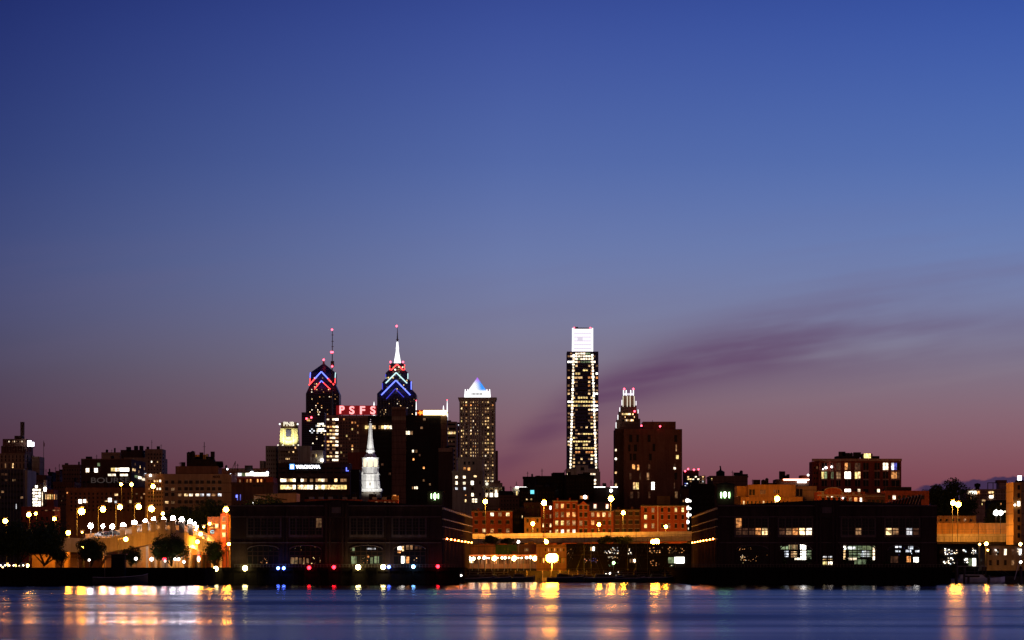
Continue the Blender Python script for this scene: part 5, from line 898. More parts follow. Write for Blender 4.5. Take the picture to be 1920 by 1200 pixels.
# ------------------------------------------------------------------ pier sheds
def shed(name, label, x0, x1, xb0, xb1, Df, Db, ytop, side, groups, arches, cup, cbs):
    b = Bld(name, label, Df, 'dark_pier', (x0+x1)/2, 'pier building', base=4.3); D = Df; zt = Z(ytop, D)
    m = MB(); P4 = [(X(x0, D), D), (X(x1, D), D), (X(xb1, Db), Db), (X(xb0, Db), Db)]; m.prism_z(P4, 4.3, zt); m.build('wall', 'dark_pier', b.r)
    # low gabled roof along the pier
    m = MB(); cx0 = (X(x0, D)+X(x1, D))/2; cx1 = (X(xb0, Db)+X(xb1, Db))/2; w0 = (X(x1, D)-X(x0, D))/2-.3; h_ = 1.6
    m.add([(cx0-w0, D+1, zt+.02), (cx0, D+1, zt+h_), (cx0+w0, D+1, zt+.02), (cx1-w0, Db-1, zt+.02), (cx1, Db-1, zt+h_), (cx1+w0, Db-1, zt+.02)], [(0, 2, 1), (3, 4, 5), (0, 1, 4, 3), (1, 2, 5, 4)]); m.build('roof', 'roof_tar', b.r)
    b.vol(x0, x1, ytop-1, ytop+1.5, dy=-.5, dep=.49, part='cornice', mat='pier_trim', adj=False); b.vol(x0+2, x1-2, 968, 970, dy=-.35, dep=.34, part='string_course', mat='pier_trim', adj=False); b.vol(x0+2, x1-2, 1016.5, 1018.5, dy=-.35, dep=.34, part='string_course', mat='pier_trim', adj=False)
    xm = (groups[1][1]+groups[2][0])/2; b.vol(xm-23, xm+23, ytop-5.5, 969, dy=-.7, dep=.69, part='central_parapet', mat='dark_pier', adj=False)
    m = MB(); m.prism_y([(X(xm-23, D), Z(ytop-5.4, D))] + [(X(xm+23*math.cos(a), D), Z(ytop-5.4-3.2*math.sin(a), D)) for a in [math.pi*i/8 for i in range(1, 8)][::1]][::1] + [(X(xm-23, D), Z(ytop-5.3, D))], D-.7, D-.1) if False else m.prism_y([(X(xm-12, D), Z(ytop-5.45, D)), (X(xm+12, D), Z(ytop-5.45, D)), (X(xm+7, D), Z(ytop-8, D)), (X(xm-7, D), Z(ytop-8, D))], D-.7, D-.1)
    m.build('parapet_crest', 'dark_pier', b.r)
    for px in (xm-19, xm+19, xm-12, xm+12): b.vol(px-1.6, px+1.6, ytop-4, 1062, dy=-.95, dep=.24, part='pilaster', mat='dark_pier', adj=False)
    b.vol(xm-9, xm+9, ytop+3, ytop+14, dy=-.9, dep=.19, part='carved_panel', mat='pier_trim', adj=False)
    for g0, g1, pu, pl in groups:                    # window groups: five tall sashes over five square lights
        b.vol(g0-2, g1+2, 970.5, 1007.5, dy=-.16, dep=.155, part='window_surround', mat='pier_trim', adj=False)
        b.win(g0, g1, 5, 972, 989, 1, .78, 1, pat=[pu], dy=-.2, t=.12); b.win(g0, g1, 5, 990.5, 994, 1, .78, 1, pat=[pl], dy=-.2, t=.12); b.win(g0, g1, 5, 995.5, 1002.5, 1, .78, 1, pat=[pl], dy=-.2, t=.12)
        m = MB(); cw = (g1-g0)/5
        for i in range(5):
            x = X(g0+cw*(i+.5), D); m.box(x-.035, x+.035, D-.36, D-.325, Z(1002.5, D), Z(972, D))
            for y in (977.5, 983): m.box(x-cw*.39*D/F, x+cw*.39*D/F, D-.36, D-.325, Z(y, D)-.03, Z(y, D)+.03)
        m.build('glazing_bars', 'pier_trim', b.r)
    for a0, a1, ysp, ytp, panes in arches:            # ground floor arches
        xc = (a0+a1)/2; hw = (a1-a0)/2
        arc = [(X(xc+hw*math.cos(t_), D), Z(ysp-(ysp-ytp)*math.sin(t_), D)) for t_ in [math.pi*i/12 for i in range(13)]]
        fr = MB(); fr.prism_y([(X(a0, D), Z(1059.5, D)), (X(a1, D), Z(1059.5, D))] + arc, D-.12, D-.004); fo = fr.build('arched_window', 'glass', b.r)
        for (u0, u1, v0_, v1_, k_) in panes: place_mesh('lit_pane', unit_box(WK[k_]), (X((u0+u1)/2, D), D-.162, Z((v0_+v1_)/2, D)), ((u1-u0)*D/F, .075, (v1_-v0_)*D/F), b.r)
        m = MB(); n = max(3, int((a1-a0)/9))
        for i in range(n+1):
            x = a0+(a1-a0)*i/n; dxn = (x-xc)/hw; yy = ysp-(ysp-ytp)*math.sqrt(max(0, 1-dxn*dxn)); m.box(X(x, D)-.1, X(x, D)+.1, D-.3, D-.205, Z(1059.5, D), Z(yy, D))
        for y in (ysp+3, 1042): m.box(X(a0, D), X(a1, D), D-.33, D-.21, Z(y, D)-.12, Z(y, D)+.12)
        m.build('mullions', 'dark_pier', b.r)
        m = MB()
        for p_, r_ in zip(arc, arc[1:]): m.tube((p_[0], D-.2, p_[1]+.12), (r_[0], D-.2, r_[1]+.12), .16, n=4)
        m.build('arch_moulding', 'pier_trim', b.r)
    for px in sorted({g[0]-5 for g in groups} | {g[1]+5 for g in groups}): b.vol(px-1.2, px+1.2, 952, 1062, dy=-.3, dep=.29, part='pilaster', mat='dark_pier', adj=False)
    # corner tower with lit lantern openings
    c0, c1, ct, lens = cup
    b.vol(c0, c1, ct, ytop+1, dy=1.5, dep=9, part='lantern_tower', mat='dark_pier', adj=False); tw = b; dd = D+1.5
    MB().prism_y([(X(c0, dd)-.4, Z(ct, dd)), (X(c1, dd)+.4, Z(ct, dd)), (X((c0+c1)/2, dd), Z(ct-4, dd))], dd-.3, dd+9.3).build('tower_roof', 'roof_tar', b.r)
    for px, py, w_, h2, k_ in lens: MB().lathe(X(px, D), D+1.3, [(.1, Z(py+h2/2, D)), (w_/2*D/F, Z(py+h2*.2, D)), (w_/2*D/F, Z(py-h2*.3, D)), (.1, Z(py-h2/2, D))], 8).build('lantern', k_, b.r)
    # long side wall: pilasters, rails and sconces
    (ax, ay), (bx, by) = cbs; sg = 1 if side == 'R' else -1; L = by-ay; n = 16
    def SP(t_): return ax+(bx-ax)*t_, ay+L*t_
    for i in range(n+1):
        x, y = SP(.02+.96*i/n); MB().box(min(x, x+sg*.5), max(x, x+sg*.5), y-.14, y+.14, 4.3, zt-.6).build('pilaster', 'pier_trim', b.r)
    for z, h in ((zt-1.0, .5), (Z(974, D), .3), (Z(1012, D), .4), (Z(988, D), .2)):
        m = MB(); x, y = SP(0.0); x2, y2 = SP(1.0); s0 = sorted((0.005*sg, sg*.45)); m.add([(x+s0[0], y, z), (x+s0[1], y, z), (x2+s0[1], y2, z), (x2+s0[0], y2, z), (x+s0[0], y, z+h), (x+s0[1], y, z+h), (x2+s0[1], y2, z+h), (x2+s0[0], y2, z+h)], [(0,3,2,1),(4,5,6,7),(0,1,5,4),(1,2,6,5),(2,3,7,6),(3,0,4,7)]); m.build('side_rail', 'grey_stone', b.r)
    for i in range(n):
        x, y = SP(.02+.96*(i+.5)/n)
        b.w.append(('x', (x, y, Z(982, D)), (.3, L/n*.6, 2.2))); b.w.append(('x', (x, y, Z(1001, D)), (.3, L/n*.6, 1.8))); b.w.append(('x', (x, y, Z(1040, D)), (.3, L/n*.6, 4)))
        if i % 2 == 0: MB().ball((x+sg*.9, y, Z(1010, D)-(.0)), .22, 1).build('wall_lamp', 'sconce', b.r)
    b.done(); return b
emit('sconce', (1, .22, .03), 85, True)
def lights(u0, u1, v0_, v1_, n, kinds, seed, s=(1, 2.5)):
    rr = random.Random(seed); out = []
    for i in range(n):
        x = rr.uniform(u0, u1); y = rr.uniform(v0_, v1_); w_ = rr.uniform(*s); h_ = rr.uniform(*s); out.append((x, x+w_*.8, y, y+h_*.8, rr.choice(kinds)))
    return out
shed('pier_shed', 'long dark pier building with dim arches and lantern tower at its right end', 432, 829, 480, 884, 792, 948, 948, 'R',
    [(464, 526, '.....', '.....'), (543, 604, '....d', '.....'), (657, 718, '.....', '.....'), (736, 798, '.....', '.....')],
    [(464, 523, 1031, 1023, lights(488, 501, 1046, 1055, 12, 'owod', 1, (.6, 1.6)) + lights(470, 520, 1026, 1034, 6, 'ddg', 2, (.5, 1))),
     (543, 602, 1031, 1023, [(545, 558, 1045, 1057, 'd'), (547, 558, 1049, 1057, 'g'), (561, 565, 1046, 1057, 'd'), (568, 573, 1048, 1058, 'd'), (575, 579, 1047, 1056, 'd')] + lights(560, 600, 1044, 1057, 13, 'owyd', 3, (.8, 2)) + lights(552, 600, 1023.5, 1031, 5, 'wo', 4, (.6, 1.6))),
     (656, 718, 1031, 1023, [(659, 668, 1043, 1057, 'g'), (660, 665, 1027, 1035, 'g'), (702, 710.5, 1043, 1056, 'g'), (695, 699, 1045, 1057, 'g'), (689, 692, 1041, 1046, 'o')] + [(688+i*2.4, 689.8+i*2.4, 1027.5, 1030.5, 'c') for i in range(7)] + lights(676, 695, 1044, 1056, 7, 'owd', 5, (.6, 1.8))),
     (738, 798, 1031, 1022, [(746, 752.5, 1025, 1031, 'H'), (746, 751, 1032, 1037, 'o'), (753.5, 758, 1024, 1034, 'w'), (761.5, 766.5, 1022.5, 1030.5, 'd'), (768, 773.5, 1022.5, 1030.5, 'd'), (777, 783, 1024, 1030, 'f'), (785, 790, 1025, 1030, 'f'), (752.5, 759, 1043, 1056, 'H'), (762, 767, 1044, 1056, 'o')] + lights(775, 782, 1043, 1054, 5, 'owf', 6, (.6, 1.8)))],
    (801, 830, 921, [(815.2, 930.5, 4.6, 13, 'bulb_green'), (808.6, 930, 1.6, 9, 'bulb_green'), (821.7, 930, 1.6, 9, 'bulb_green')]), ((X(829, 792), 792), (X(884, 948), 948)))
shed('pier_shed', 'long dark pier building with bright arches and lantern tower at its left end', 1346, 1757, 1299, 1690, 792, 948, 948, 'L',
    [(1379, 1440, 'o....', 'fffow'), (1460, 1523, '.....', 'fdowW'), (1578, 1641, '.....', '..d..'), (1660, 1724, '.....', 'wd.cf')],
    [(1380, 1440, 1031, 1023, lights(1388, 1398, 1040, 1056, 14, 'wyoW', 7, (1, 2.6)) + lights(1398, 1438, 1040, 1052, 12, 'od', 8, (.6, 1.8)) + lights(1383, 1410, 1026, 1034, 10, 'of', 9, (.6, 1.6))),
     (1462, 1523, 1033, 1020, [(1463.5, 1477, 1024, 1030, 'g'), (1479, 1495, 1021.5, 1030, 'd'), (1478.5, 1486, 1022, 1030, 'g'), (1487.5, 1494, 1022, 1030, 'g'), (1500.5, 1511, 1020.8, 1030, 'H'), (1471, 1478, 1033, 1044, 'c'), (1483, 1494, 1034, 1045, 'd'), (1488, 1494, 1034, 1044, 'w'), (1501, 1511, 1033, 1049.5, 'H'), (1490, 1511, 1046, 1049.5, 'W'), (1512.5, 1521, 1032, 1048, 'g')]),
     (1542, 1561.5, 1045, 1040.5, [(1543, 1550, 1042.5, 1045.5, 'c'), (1553, 1560, 1042.5, 1045.5, 'c'), (1542.8, 1550, 1047, 1049.5, 'w'), (1553, 1560.5, 1047, 1049.5, 'w'), (1542.5, 1550.5, 1053, 1059, 'y'), (1553, 1561, 1053, 1059, 'W')]),
     (1580, 1643, 1033, 1021, [(1581.5, 1586, 1024, 1030, 'H'), (1587, 1640, 1023.5, 1031, 'g'), (1588, 1604, 1025, 1030, 'c'), (1592, 1636, 1033, 1044, 'g'), (1614, 1630, 1033, 1044, 'c'), (1581.5, 1585, 1031, 1049, 'w'), (1590, 1606, 1046, 1050, 'W'), (1602, 1624, 1049, 1058, 'g'), (1636.5, 1640, 1025, 1050, 'W'), (1599, 1612, 1040, 1046, 'g')] + lights(1588, 1636, 1026, 1046, 10, 'cg', 11, (.8, 2.2))),
     (1664, 1725, 1033, 1021, [(1678.5, 1690, 1024, 1027, 'c'), (1679, 1688, 1032, 1035.5, 'c'), (1698, 1708, 1031.5, 1035.5, 'c'), (1703, 1712, 1024, 1030, 'c'), (1716, 1723, 1032, 1036, 'c'), (1700, 1707, 1043, 1054, 'o'), (1713, 1722, 1045, 1054, 'H'), (1670, 1684, 1043, 1055, 'f')] + lights(1680, 1722, 1024, 1040, 10, 'cb', 12, (.8, 2.6)))],
    (1344, 1377, 908, [(1359.8, 927.5, 6.5, 12, 'bulb_green'), (1352.8, 928, 2.6, 11, 'bulb_green'), (1368, 928, 2.6, 11, 'bulb_green')]), ((X(1346, 792), 792), (X(1299, 948), 948)))
# small quay planters and railing on both piers
b = empty('railing', (X(620, 788), 790.6, 4.3), 'low metal railing along the left pier edge with coloured lamps', 'railing'); m = MB(); rail(m, X(440, 790.6), X(858, 790.6), 790.6, 4.3, 70, 1.0); m.build('rails', 'metal', b)
b = empty('railing', (X(1550, 788), 790.6, 4.3), 'low metal railing along the edge of the right pier', 'railing'); m = MB(); rail(m, X(1300, 790.6), X(1780, 790.6), 790.6, 4.3, 80, 1.0); m.build('rails', 'metal', b)
for i, (a, c_, t_) in enumerate([(1468, 1476, 1044), (1512, 1521, 1040), (1583, 1592, 1040), (1622, 1638, 1044), (1655, 1672, 1052)]):
    tree(a, c_, t_, 1062, 791.4, 'small potted tree in front of the lit arches, %s' % ('leftmost', 'second from left', 'middle one', 'fourth, wide and low', 'rightmost, lowest')[i], 70+i, 260, .28, 'potted trees on the right pier', nm='potted_tree')
# ------------------------------------------------------------------ lamps
def globe(parent, c, r, mat, name='lamp_globe', sub=2): return MB().ball(c, r, sub).build(name, mat, parent)
def beam(t, at, watts, col=(1, .40, .05)):
    ld = bpy.data.lights.new('lamp_light', 'SPOT'); ld.energy = watts; ld.color = col; ld.spot_size = math.radians(174); ld.spot_blend = .35; ld.shadow_soft_size = .18
    lo = bpy.data.objects.new('lamp_light', ld); COL.objects.link(lo); lo.parent = t; lo.location = Vector(at) - ORI[t]
def street_lamp(px, py, D, label, yb=None, pole=None, r=.75, mat='sodium', group='orange street lamps', name='street_lamp', base=None, power=6500):
    x, z = X(px, D), Z(py, D); zb = base if base is not None else (Z(yb, D) if yb else GROUND); xp = X(pole, D) if pole else x
    t = empty(name, (xp, D+.3, zb), label, 'street lamp', group)
    MB().tube((xp, D+1.5, zb), (xp, D+1.5, z+.9), .11, .07).build('pole', 'lamp_pole', t)
    MB().tube((xp, D+1.5, z+.85), (x, D+.4, z+r*.9+.2), .06, .05).build('arm', 'lamp_pole', t)
    MB().box(x-.55, x+.55, D-.35, D+.55, z+r*.9, z+r*.9+.28).build('lamp_head', 'metal', t); globe(t, (x, D, z), r*.72, mat)
    if mat != 'sodium_pale' and power: beam(t, (x, D-.05, z-r*.72-.12), power*r*r)
    return t
left = [(153, 959, 143, 1.35, 'first in the row over the bridge'), (193, 955, 183, 1.1, 'second in the row over the bridge'), (225, 951, 216, 1.0, 'third in the row over the bridge'), (260, 950, 251, 1.1, 'fourth in the row over the bridge'), (284, 954, 275, 1.2, 'fifth in the row over the bridge')]
for px, py, pl, r, w_ in left: street_lamp(px, py, 884, 'tall orange street lamp, '+w_+', counted from the left', 1005, pl, r)
for px, py, D, r, mt, w_ in [(10, 977, 880, 1.15, 'sodium', 'at the far left edge'), (54, 965, 890, 1.15, 'sodium', 'left of the long red brick building'), (67, 963, 900, .7, 'sodium', 'smaller, just right of the one left of the red brick building'), (102, 973, 880, .95, 'sodium', 'over the big dark tree'), (128, 999, 868, 1.1, 'sodium', 'beside the pale gate pillar'),
    (227, 908, 1150, .95, 'sodium', 'left one of two high up under the grey letters'), (246.5, 908.5, 1150, 1.1, 'sodium', 'right one of two high up under the grey letters'), (287, 912, 1120, 1.35, 'sodium', 'high at the corner of the low beige block'), (305.5, 963, 900, .8, 'sodium', 'over the middle of the white bridge lamps'),
    (424, 955.5, 862, 1.25, 'sodium', 'in front of the narrow orange corner building'), (393, 982, 868, .7, 'sodium', 'left of the narrow orange corner building'), (382, 988, 866, .5, 'sodium_pale', 'pale, at the right end of the bridge'), (376, 1001.5, 862, 1.0, 'sodium', 'at the foot of the bridge ramp'), (370, 1016, 850, .95, 'sodium', 'above the yellow wall with the red beacon'),
    (381, 1010, 864, .55, 'sodium_pale', 'small one between two bright ones at the ramp foot'), (429, 1020, 850, .75, 'sodium', 'against the dark end of the left pier building'), (154, 998, 872, .45, 'sodium_pale', 'small, left of the white bridge lamps'), (156, 1025, 842, .8, 'sodium', 'in front of the bridge girder'),
    (910, 940.5, 1008, 1.3, 'sodium_big', 'tall, above the wide brick row'), (1020, 943, 1008, 1.5, 'sodium_big', 'tall, left of the four storey row'), (1145.5, 935, 1008, 1.55, 'sodium_big', 'tallest, in front of the big brick block'), (999, 982, 1036, 1.1, 'sodium_big', 'short, before the small orange gabled house'),
    (1123, 983.5, 1036, 1.0, 'sodium_big', 'short, before the row with dormers'), (1168.5, 961.5, 1030, 1.15, 'sodium_big', 'mid height, before the dim brown row'), (1248.5, 987.5, 1036, .95, 'sodium_big', 'short, before the bright red row'),
    (1457.5, 935, 1040, 1.5, 'sodium_big', 'in front of the orange lit stucco building'), (1787, 943, 964, 1.3, 'sodium_big', 'left half of the double lamp before the right tree'), (1797, 946, 958, 1.4, 'sodium_big', 'right half of the double lamp before the right tree'),
    (1849.5, 1019.5, 860, .9, 'sodium', 'over the dim warehouse at the right'), (1837, 1020.5, 858, .55, 'sodium_pale', 'small pale one left of its brighter twin over the right warehouse'), (1852, 1031.5, 846, .5, 'sodium_pale', 'small, lower on the right warehouse')]:
    street_lamp(px, py, D, 'orange street lamp '+w_, None, None, r*.8, mt, power=1500 if px < 110 else (16000 if mt == 'sodium_big' else (26000 if py > 1000 and px < 440 else 7500)))
street_lamp(1022.7, 1012, 940, 'upper one of two stacked orange lamps over the marina', None, None, .45, 'sodium'); street_lamp(1024.5, 1016, 936, 'lower one of two stacked orange lamps over the marina', None, None, .85, 'sodium')
t = street_lamp(1224, 1016, 960, 'double headed orange lamp under the highway at the marina', None, 1227.5, .95, 'sodium_big'); globe(t, (X(1231, 960), 960, Z(1016, 960)), .95, 'sodium_big'); MB().box(X(1231, 960)-.5, X(1231, 960)+.5, 959.6, 960.5, Z(1016, 960)+.9, Z(1016, 960)+1.15).build('lamp_head', 'metal', t)
t = street_lamp(236, 1011, 836, 'orange street lamp on a tall curved pole in front of the bridge', 1060, 220.5, .8, 'sodium'); MB().tube((X(220.5, 836), 836.3, Z(1011, 836)), (X(228, 836), 836.3, Z(1009.5, 836)), .12).build('arm', 'pale_metal', t)
# white lamps along the bridge
wl = [(170, 986, 858, 1.5), (193, 986.5, 858, 1.05), (210.5, 987, 856, 1.3), (231, 985, 848.5, 1.45), (252, 980, 846.5, 1.4), (272, 977, 845, 1.15), (288, 973.5, 844, 1.15), (306, 972.5, 843.6, .95), (324, 971.5, 844, 1.35), (341, 974, 846, 1.35), (356.5, 977.5, 849.5, 1.2), (365, 982, 852, .9), (369, 988, 854, .6), (367.5, 993, 856, .6)]
ords = ['first and largest from the left', 'second from the left, slightly pink', 'third from the left', 'fourth from the left', 'fifth from the left', 'sixth from the left, slightly pink', 'seventh from the left', 'eighth from the left, at the crest', 'ninth, just past the crest', 'tenth, past the crest', 'eleventh, starting down the ramp', 'twelfth, on the way down', 'thirteenth, small, near the ramp foot', 'last and lowest of the row']
for (px, py, D, r), o_ in zip(wl, ords):
    pp = min(path, key=lambda q: abs(q[0]-px)); zb = Z(pp[1], pp[2])
    t = empty('bridge_lamp', (X(px, D), D+.3, zb), 'white globe lamp on the ramp bridge, '+o_, 'street lamp', 'white lamps along the ramp bridge')
    MB().tube((X(px, D), D+.3, zb), (X(px, D), D+.3, Z(py, D)-r*.6), .09, .07).build('pole', 'metal', t); globe(t, (X(px, D), D, Z(py, D)), r*.5, 'bridge_white')
# pier edge lamps
ql = [(381, 1067.5, 'bulb_red', .38, 'red lamp at the right end of the left quay'), (404.5, 1066.5, 'bulb_yellow', .66, 'yellow lamp, leftmost on the pier edge'), (459.5, 1065.5, 'bulb_yellow', .68, 'yellow lamp, second on the pier edge'), (521.5, 1065.3, 'bulb_blue', .42, 'blue lamp, left of a close pair'), (532, 1065.3, 'bulb_blue', .42, 'blue lamp, right of a close pair'), (579.5, 1064.5, 'bulb_red', .48, 'red lamp right of the blue pair'),
      (626, 1063.5, 'bulb_red', .48, 'red lamp near the middle of the left pier'), (671.5, 1063.5, 'bulb_yellow', .7, 'yellow lamp under the fourth storey arch of the left pier'), (718.5, 1063, 'bulb_yellow', .66, 'yellow lamp touching a small blue one'), (729, 1063, 'bulb_blue', .42, 'small blue lamp touching a yellow one'), (775, 1062.5, 'bulb_sky', .48, 'pale blue lamp near the right end of the left pier'), (821, 1062, 'bulb_red', .46, 'red lamp beside the corner of the left pier'),
      (953, 1079, 'bulb_white', .22, 'tiny white lamp on the marina float')]
for px, py, mt, r, lab in ql[:12]:
    D = 788.6; zb = 3.5; t = empty('edge_lamp', (X(px, D), D, zb), lab, 'lamp', 'coloured lamps along the left pier edge'); MB().tube((X(px, D), 789.4, zb), (X(px, D), 789, Z(py, D)), .07).build('bracket', 'metal', t); globe(t, (X(px, D), D, Z(py, D)), r, mt)
for px, py, D, r, mt, lab in [(167.5, 1050, 795, .32, 'bulb_white', 'small white lamp glowing inside the rounded tree'), (255, 1047.5, 795, .45, 'bulb_white', 'white park lamp right of the curved street lamp'), (284.5, 1048.5, 795, .55, 'bulb_white', 'white park lamp left of the wide round tree'), (328.5, 1048.5, 793, .38, 'bulb_white', 'first small white lamp under the wide round tree'), (335, 1048.5, 793, .42, 'bulb_white', 'second small white lamp under the wide round tree'), (345, 1053.5, 793, .4, 'bulb_white', 'lowest white lamp under the wide round tree'),
    (860, 1079, 800, .28, 'bulb_white', 'left one of a pair of tiny white dock lamps'), (864.7, 1079, 800, .28, 'bulb_white', 'right one of a pair of tiny white dock lamps'), (972, 1016, 930, .5, 'bulb_white', 'oval white lamp above the marina roofs'), (1136, 1076.8, 905, .25, 'bulb_white', 'white dock lamp, leftmost of three in the right marina'), (1143.5, 1075, 905, .28, 'bulb_white', 'white dock lamp, middle of three in the right marina'), (1160, 1073, 905, .28, 'bulb_white', 'white dock lamp, rightmost of three in the right marina'),
    (1150.5, 1055.5, 915, .5, 'bulb_green', 'pale green lamp above the moored boats'), (1913.5, 1053.8, 850, .42, 'bulb_white', 'white lamp beside the slanted mast at the right edge'), (1913, 1020.3, 860, .5, 'bulb_amber', 'amber wall lamp below the tan tower'), (1867.5, 961.5, 985, 1.05, 'dusk_led', 'white floodlight in the bushy tree, left of two'), (1876, 961.5, 985, .95, 'dusk_led', 'white floodlight in the bushy tree, right of two'), (1745, 1020, 793, .2, 'bulb_amber', 'slim amber lamp on the right pier corner'), (1538, 941, 1000, .3, 'bulb_white', 'tiny roof lamp left of the arched gable')]:
    t = empty('lamp', (X(px, D), D, GROUND), lab, 'lamp', 'small white and amber lamps'); MB().tube((X(px, D), D+.2, (4.3 if D < 800 else 3.3) if py > 1040 else GROUND), (X(px, D), D+.2, Z(py, D)), .07).build('pole', 'metal', t); globe(t, (X(px, D), D-.3, Z(py, D)), r, mt, sub=1)
t = empty('flood_screen', (X(1892, 985), 985, GROUND), 'white rectangular floodlight panel right of the two floodlights', 'floodlight')
MB().box(X(1887.5, 985), X(1896.5, 985), 984.6, 985, Z(968, 985), Z(956.5, 985)).build('panel', 'dusk_led', t); MB().tube((X(1892, 985), 985.2, GROUND), (X(1892, 985), 985.2, Z(957, 985)), .15).build('pole', 'metal', t); MB().box(X(1882.5, 985), X(1885.5, 985), 984.6, 985, Z(961, 985), Z(957.5, 985)).build('panel', 'w_white', t)
t = empty('beacon_post', (X(372.5, 812), 812, 4.4), 'red and white glowing beacon on a post before the yellow wall', 'beacon')
MB().tube((X(374.7, 812), 812.4, 4.4), (X(374.7, 812), 812.4, Z(1041, 812)), .12).build('pole', 'metal', t); MB().lathe(X(372.5, 812), 812, [(.15, Z(1053.5, 812)), (.42, Z(1050, 812)), (.42, Z(1046, 812)), (.15, Z(1043, 812))], 8).build('lamp_globe', 'beacon_hot', t) if 'beacon_hot' in MAT else globe(t, (X(372.5, 812), 812, Z(1048, 812)), .5, 'bulb_amber'); MB().ball((X(372.7, 812), 812, Z(1043, 812)), .3).build('red_lens', 'bulb_red', t)
t = empty('traffic_signal', (X(309.5, 815), 815, 4.4), 'small red and white signal seen against the wide round tree', 'signal')
MB().tube((X(309.5, 815), 815.3, 4.4), (X(309.5, 815), 815.3, Z(1046, 815)), .08).build('pole', 'metal', t)
for dx_ in (-2, 1): MB().ball((X(309+dx_, 789), 789, Z(1048, 789)), .26).build('red_lens', 'bulb_red', t)
MB().ball((X(309.5, 789), 789, Z(1052, 789)), .26).build('white_lens', 'bulb_white', t)
# the marina floodlight
D = 898; t = empty('floodlight_mast', (X(1035, D), D, 3.4), 'brilliant orange floodlight cluster on the marina quay', 'floodlight')
MB().tube((X(1035, D), D+.6, 3.3), (X(1035, D), D+.6, Z(1040, D)), .16).build('pole', 'metal', t); MB().box(X(1035, D)-1.3, X(1035, D)+1.3, D+.5, D+.8, Z(1041, D), Z(1040, D)).build('crossbar', 'metal', t)
for dx_ in (-.55, .55): globe(t, (X(1035, D)+dx_, D, Z(1046, D)), 1.35, 'bulb_flood')
beam(t, (X(1035, D), D-.2, Z(1046, D)-1.5), 9000)
# ------------------------------------------------------------------ marina: terrace, sheds, boats
b = Bld('restaurant', 'low waterfront restaurant with amber lit open terrace under a string of lamps', 935, 'brown', 940, 'restaurant', base=3.3); D = 935
b.vol(882, 929, 1021, dep=12, adj=False, part='wall', mat='brown'); b.vol(929.3, 969, 1021, dep=12, adj=False, part='wall', mat='green_wall'); b.vol(969.3, 1008, 1020, dep=12, adj=False, part='wall', mat='dark_brown'); b.vol(868, 1010, 1040, 1043, dy=-6, dep=5.99, adj=False, part='awning', mat='awning')
b.vol(870, 1008, 1043, None, dy=-.3, dep=.29, adj=False, part='terrace_wall', mat='brown')
b.win(872, 1004, 44, 1048, 1057.5, 1, .35, .9, p=.6, kinds='odfod', dy=-.5); b.win(983, 991, 3, 1028, 1034, 1, .5, .9, pat=['ddd'], dy=-.1); b.win(880, 888, 3, 1046, 1056, 1, .6, .9, pat=['yWy'], dy=-.6); b.vol(960, 968, 1033, 1040, dy=-1, dep=.9, adj=False, part='kiosk', mat='dark_brown'); b.vol(990, 1002, 1015, 1019.9, dy=2, dep=3, adj=False, part='roof_unit', mat='dark_brown')
for i in range(12): MB().tube((X(874+i*12, D), D-5.8, 3.3), (X(874+i*12, D), D-5.8, Z(1043, D)), .08).build('awning_post', 'metal', b.r)
b.done()
t = empty('string_lights', (X(937, 928), 928, 3.3), 'string of warm round lamps along the front of the waterfront restaurant', 'string lights'); D = 928.5
MB().tube((X(868, D), D, Z(1045, D)), (X(1005, D), D, Z(1045.5, D)), .04).build('cable', 'metal', t)
for px, py, r in [(872, 1045.5, .72), (880.5, 1047.5, .62), (888, 1047.5, .55), (875.5, 1050, .4), (898, 1045.8, .42), (908, 1045.8, .6), (927, 1047, .85), (941.5, 1046, .4), (947, 1046, .42), (954.5, 1046, .3), (964, 1047, .85), (978, 1046, .25), (987, 1045.5, .42), (994.5, 1045, .5), (1003, 1047, .8), (912.5, 1046.5, .25), (917, 1046.5, .2), (933, 1046, .2), (972, 1046, .2)]:
    globe(t, (X(px, D), D, Z(py, D)), r, 'bulb_amber' if r > .7 else 'string_bulb', 'bulb', 1)
b = Bld('warehouse', 'dark waterfront building under the highway with bright lit room at its right end', 950, 'black_wall', 1225, 'warehouse', base=3.3); D = 950
b.vol(1060, 1296, 1019, dep=12, adj=False); b.win(1062, 1292, 30, 1023, 1036, 2, .5, .5, p=0)
for x0, x1, y0, y1, n, ks, sd in [(1132, 1160, 1026, 1037, 20, 'wWWc', 1), (1174, 1184, 1027, 1039, 9, 'cW', 2), (1215, 1244, 1026, 1036, 20, 'fod', 3), (1252, 1282, 1025, 1037, 26, 'fodo', 4), (1218, 1236, 1048, 1061, 12, 'ofd', 5), (1095, 1122, 1044, 1055, 16, 'bfob', 6), (1139, 1158, 1043, 1047, 12, 'Ww', 7), (1138, 1160, 1048, 1061, 10, 'gdf', 8), (1058, 1075, 1028, 1050, 14, 'ofd', 9), (1255, 1262, 1056, 1062, 5, 'Wg', 10)]:
    for (u0, u1, q0, q1, k_) in lights(x0, x1, y0, y1, n, ks, sd, (.8, 2.2)): b.w.append((k_, (X((u0+u1)/2, D), D-.2, Z((q0+q1)/2, D)), ((u1-u0)*D/F, .3, (q1-q0)*D/F)))
b.win(1107, 1115, 2, 1025, 1033, 1, .9, .9, pat=['wH'], dy=-.3); b.win(1265, 1283, 1, 1044.5, 1056, 1, 1, 1, pat=['H'], dy=-.4); b.win(1253, 1265, 1, 1045, 1056, 1, 1, 1, pat=['g'], dy=-.4); b.win(1180, 1192, 3, 1048, 1055, 1, .6, 1, pat=['ddw'], dy=-.3); b.win(1188, 1191, 1, 1049, 1053, 1, 1, 1, pat=['H'], dy=-.6)
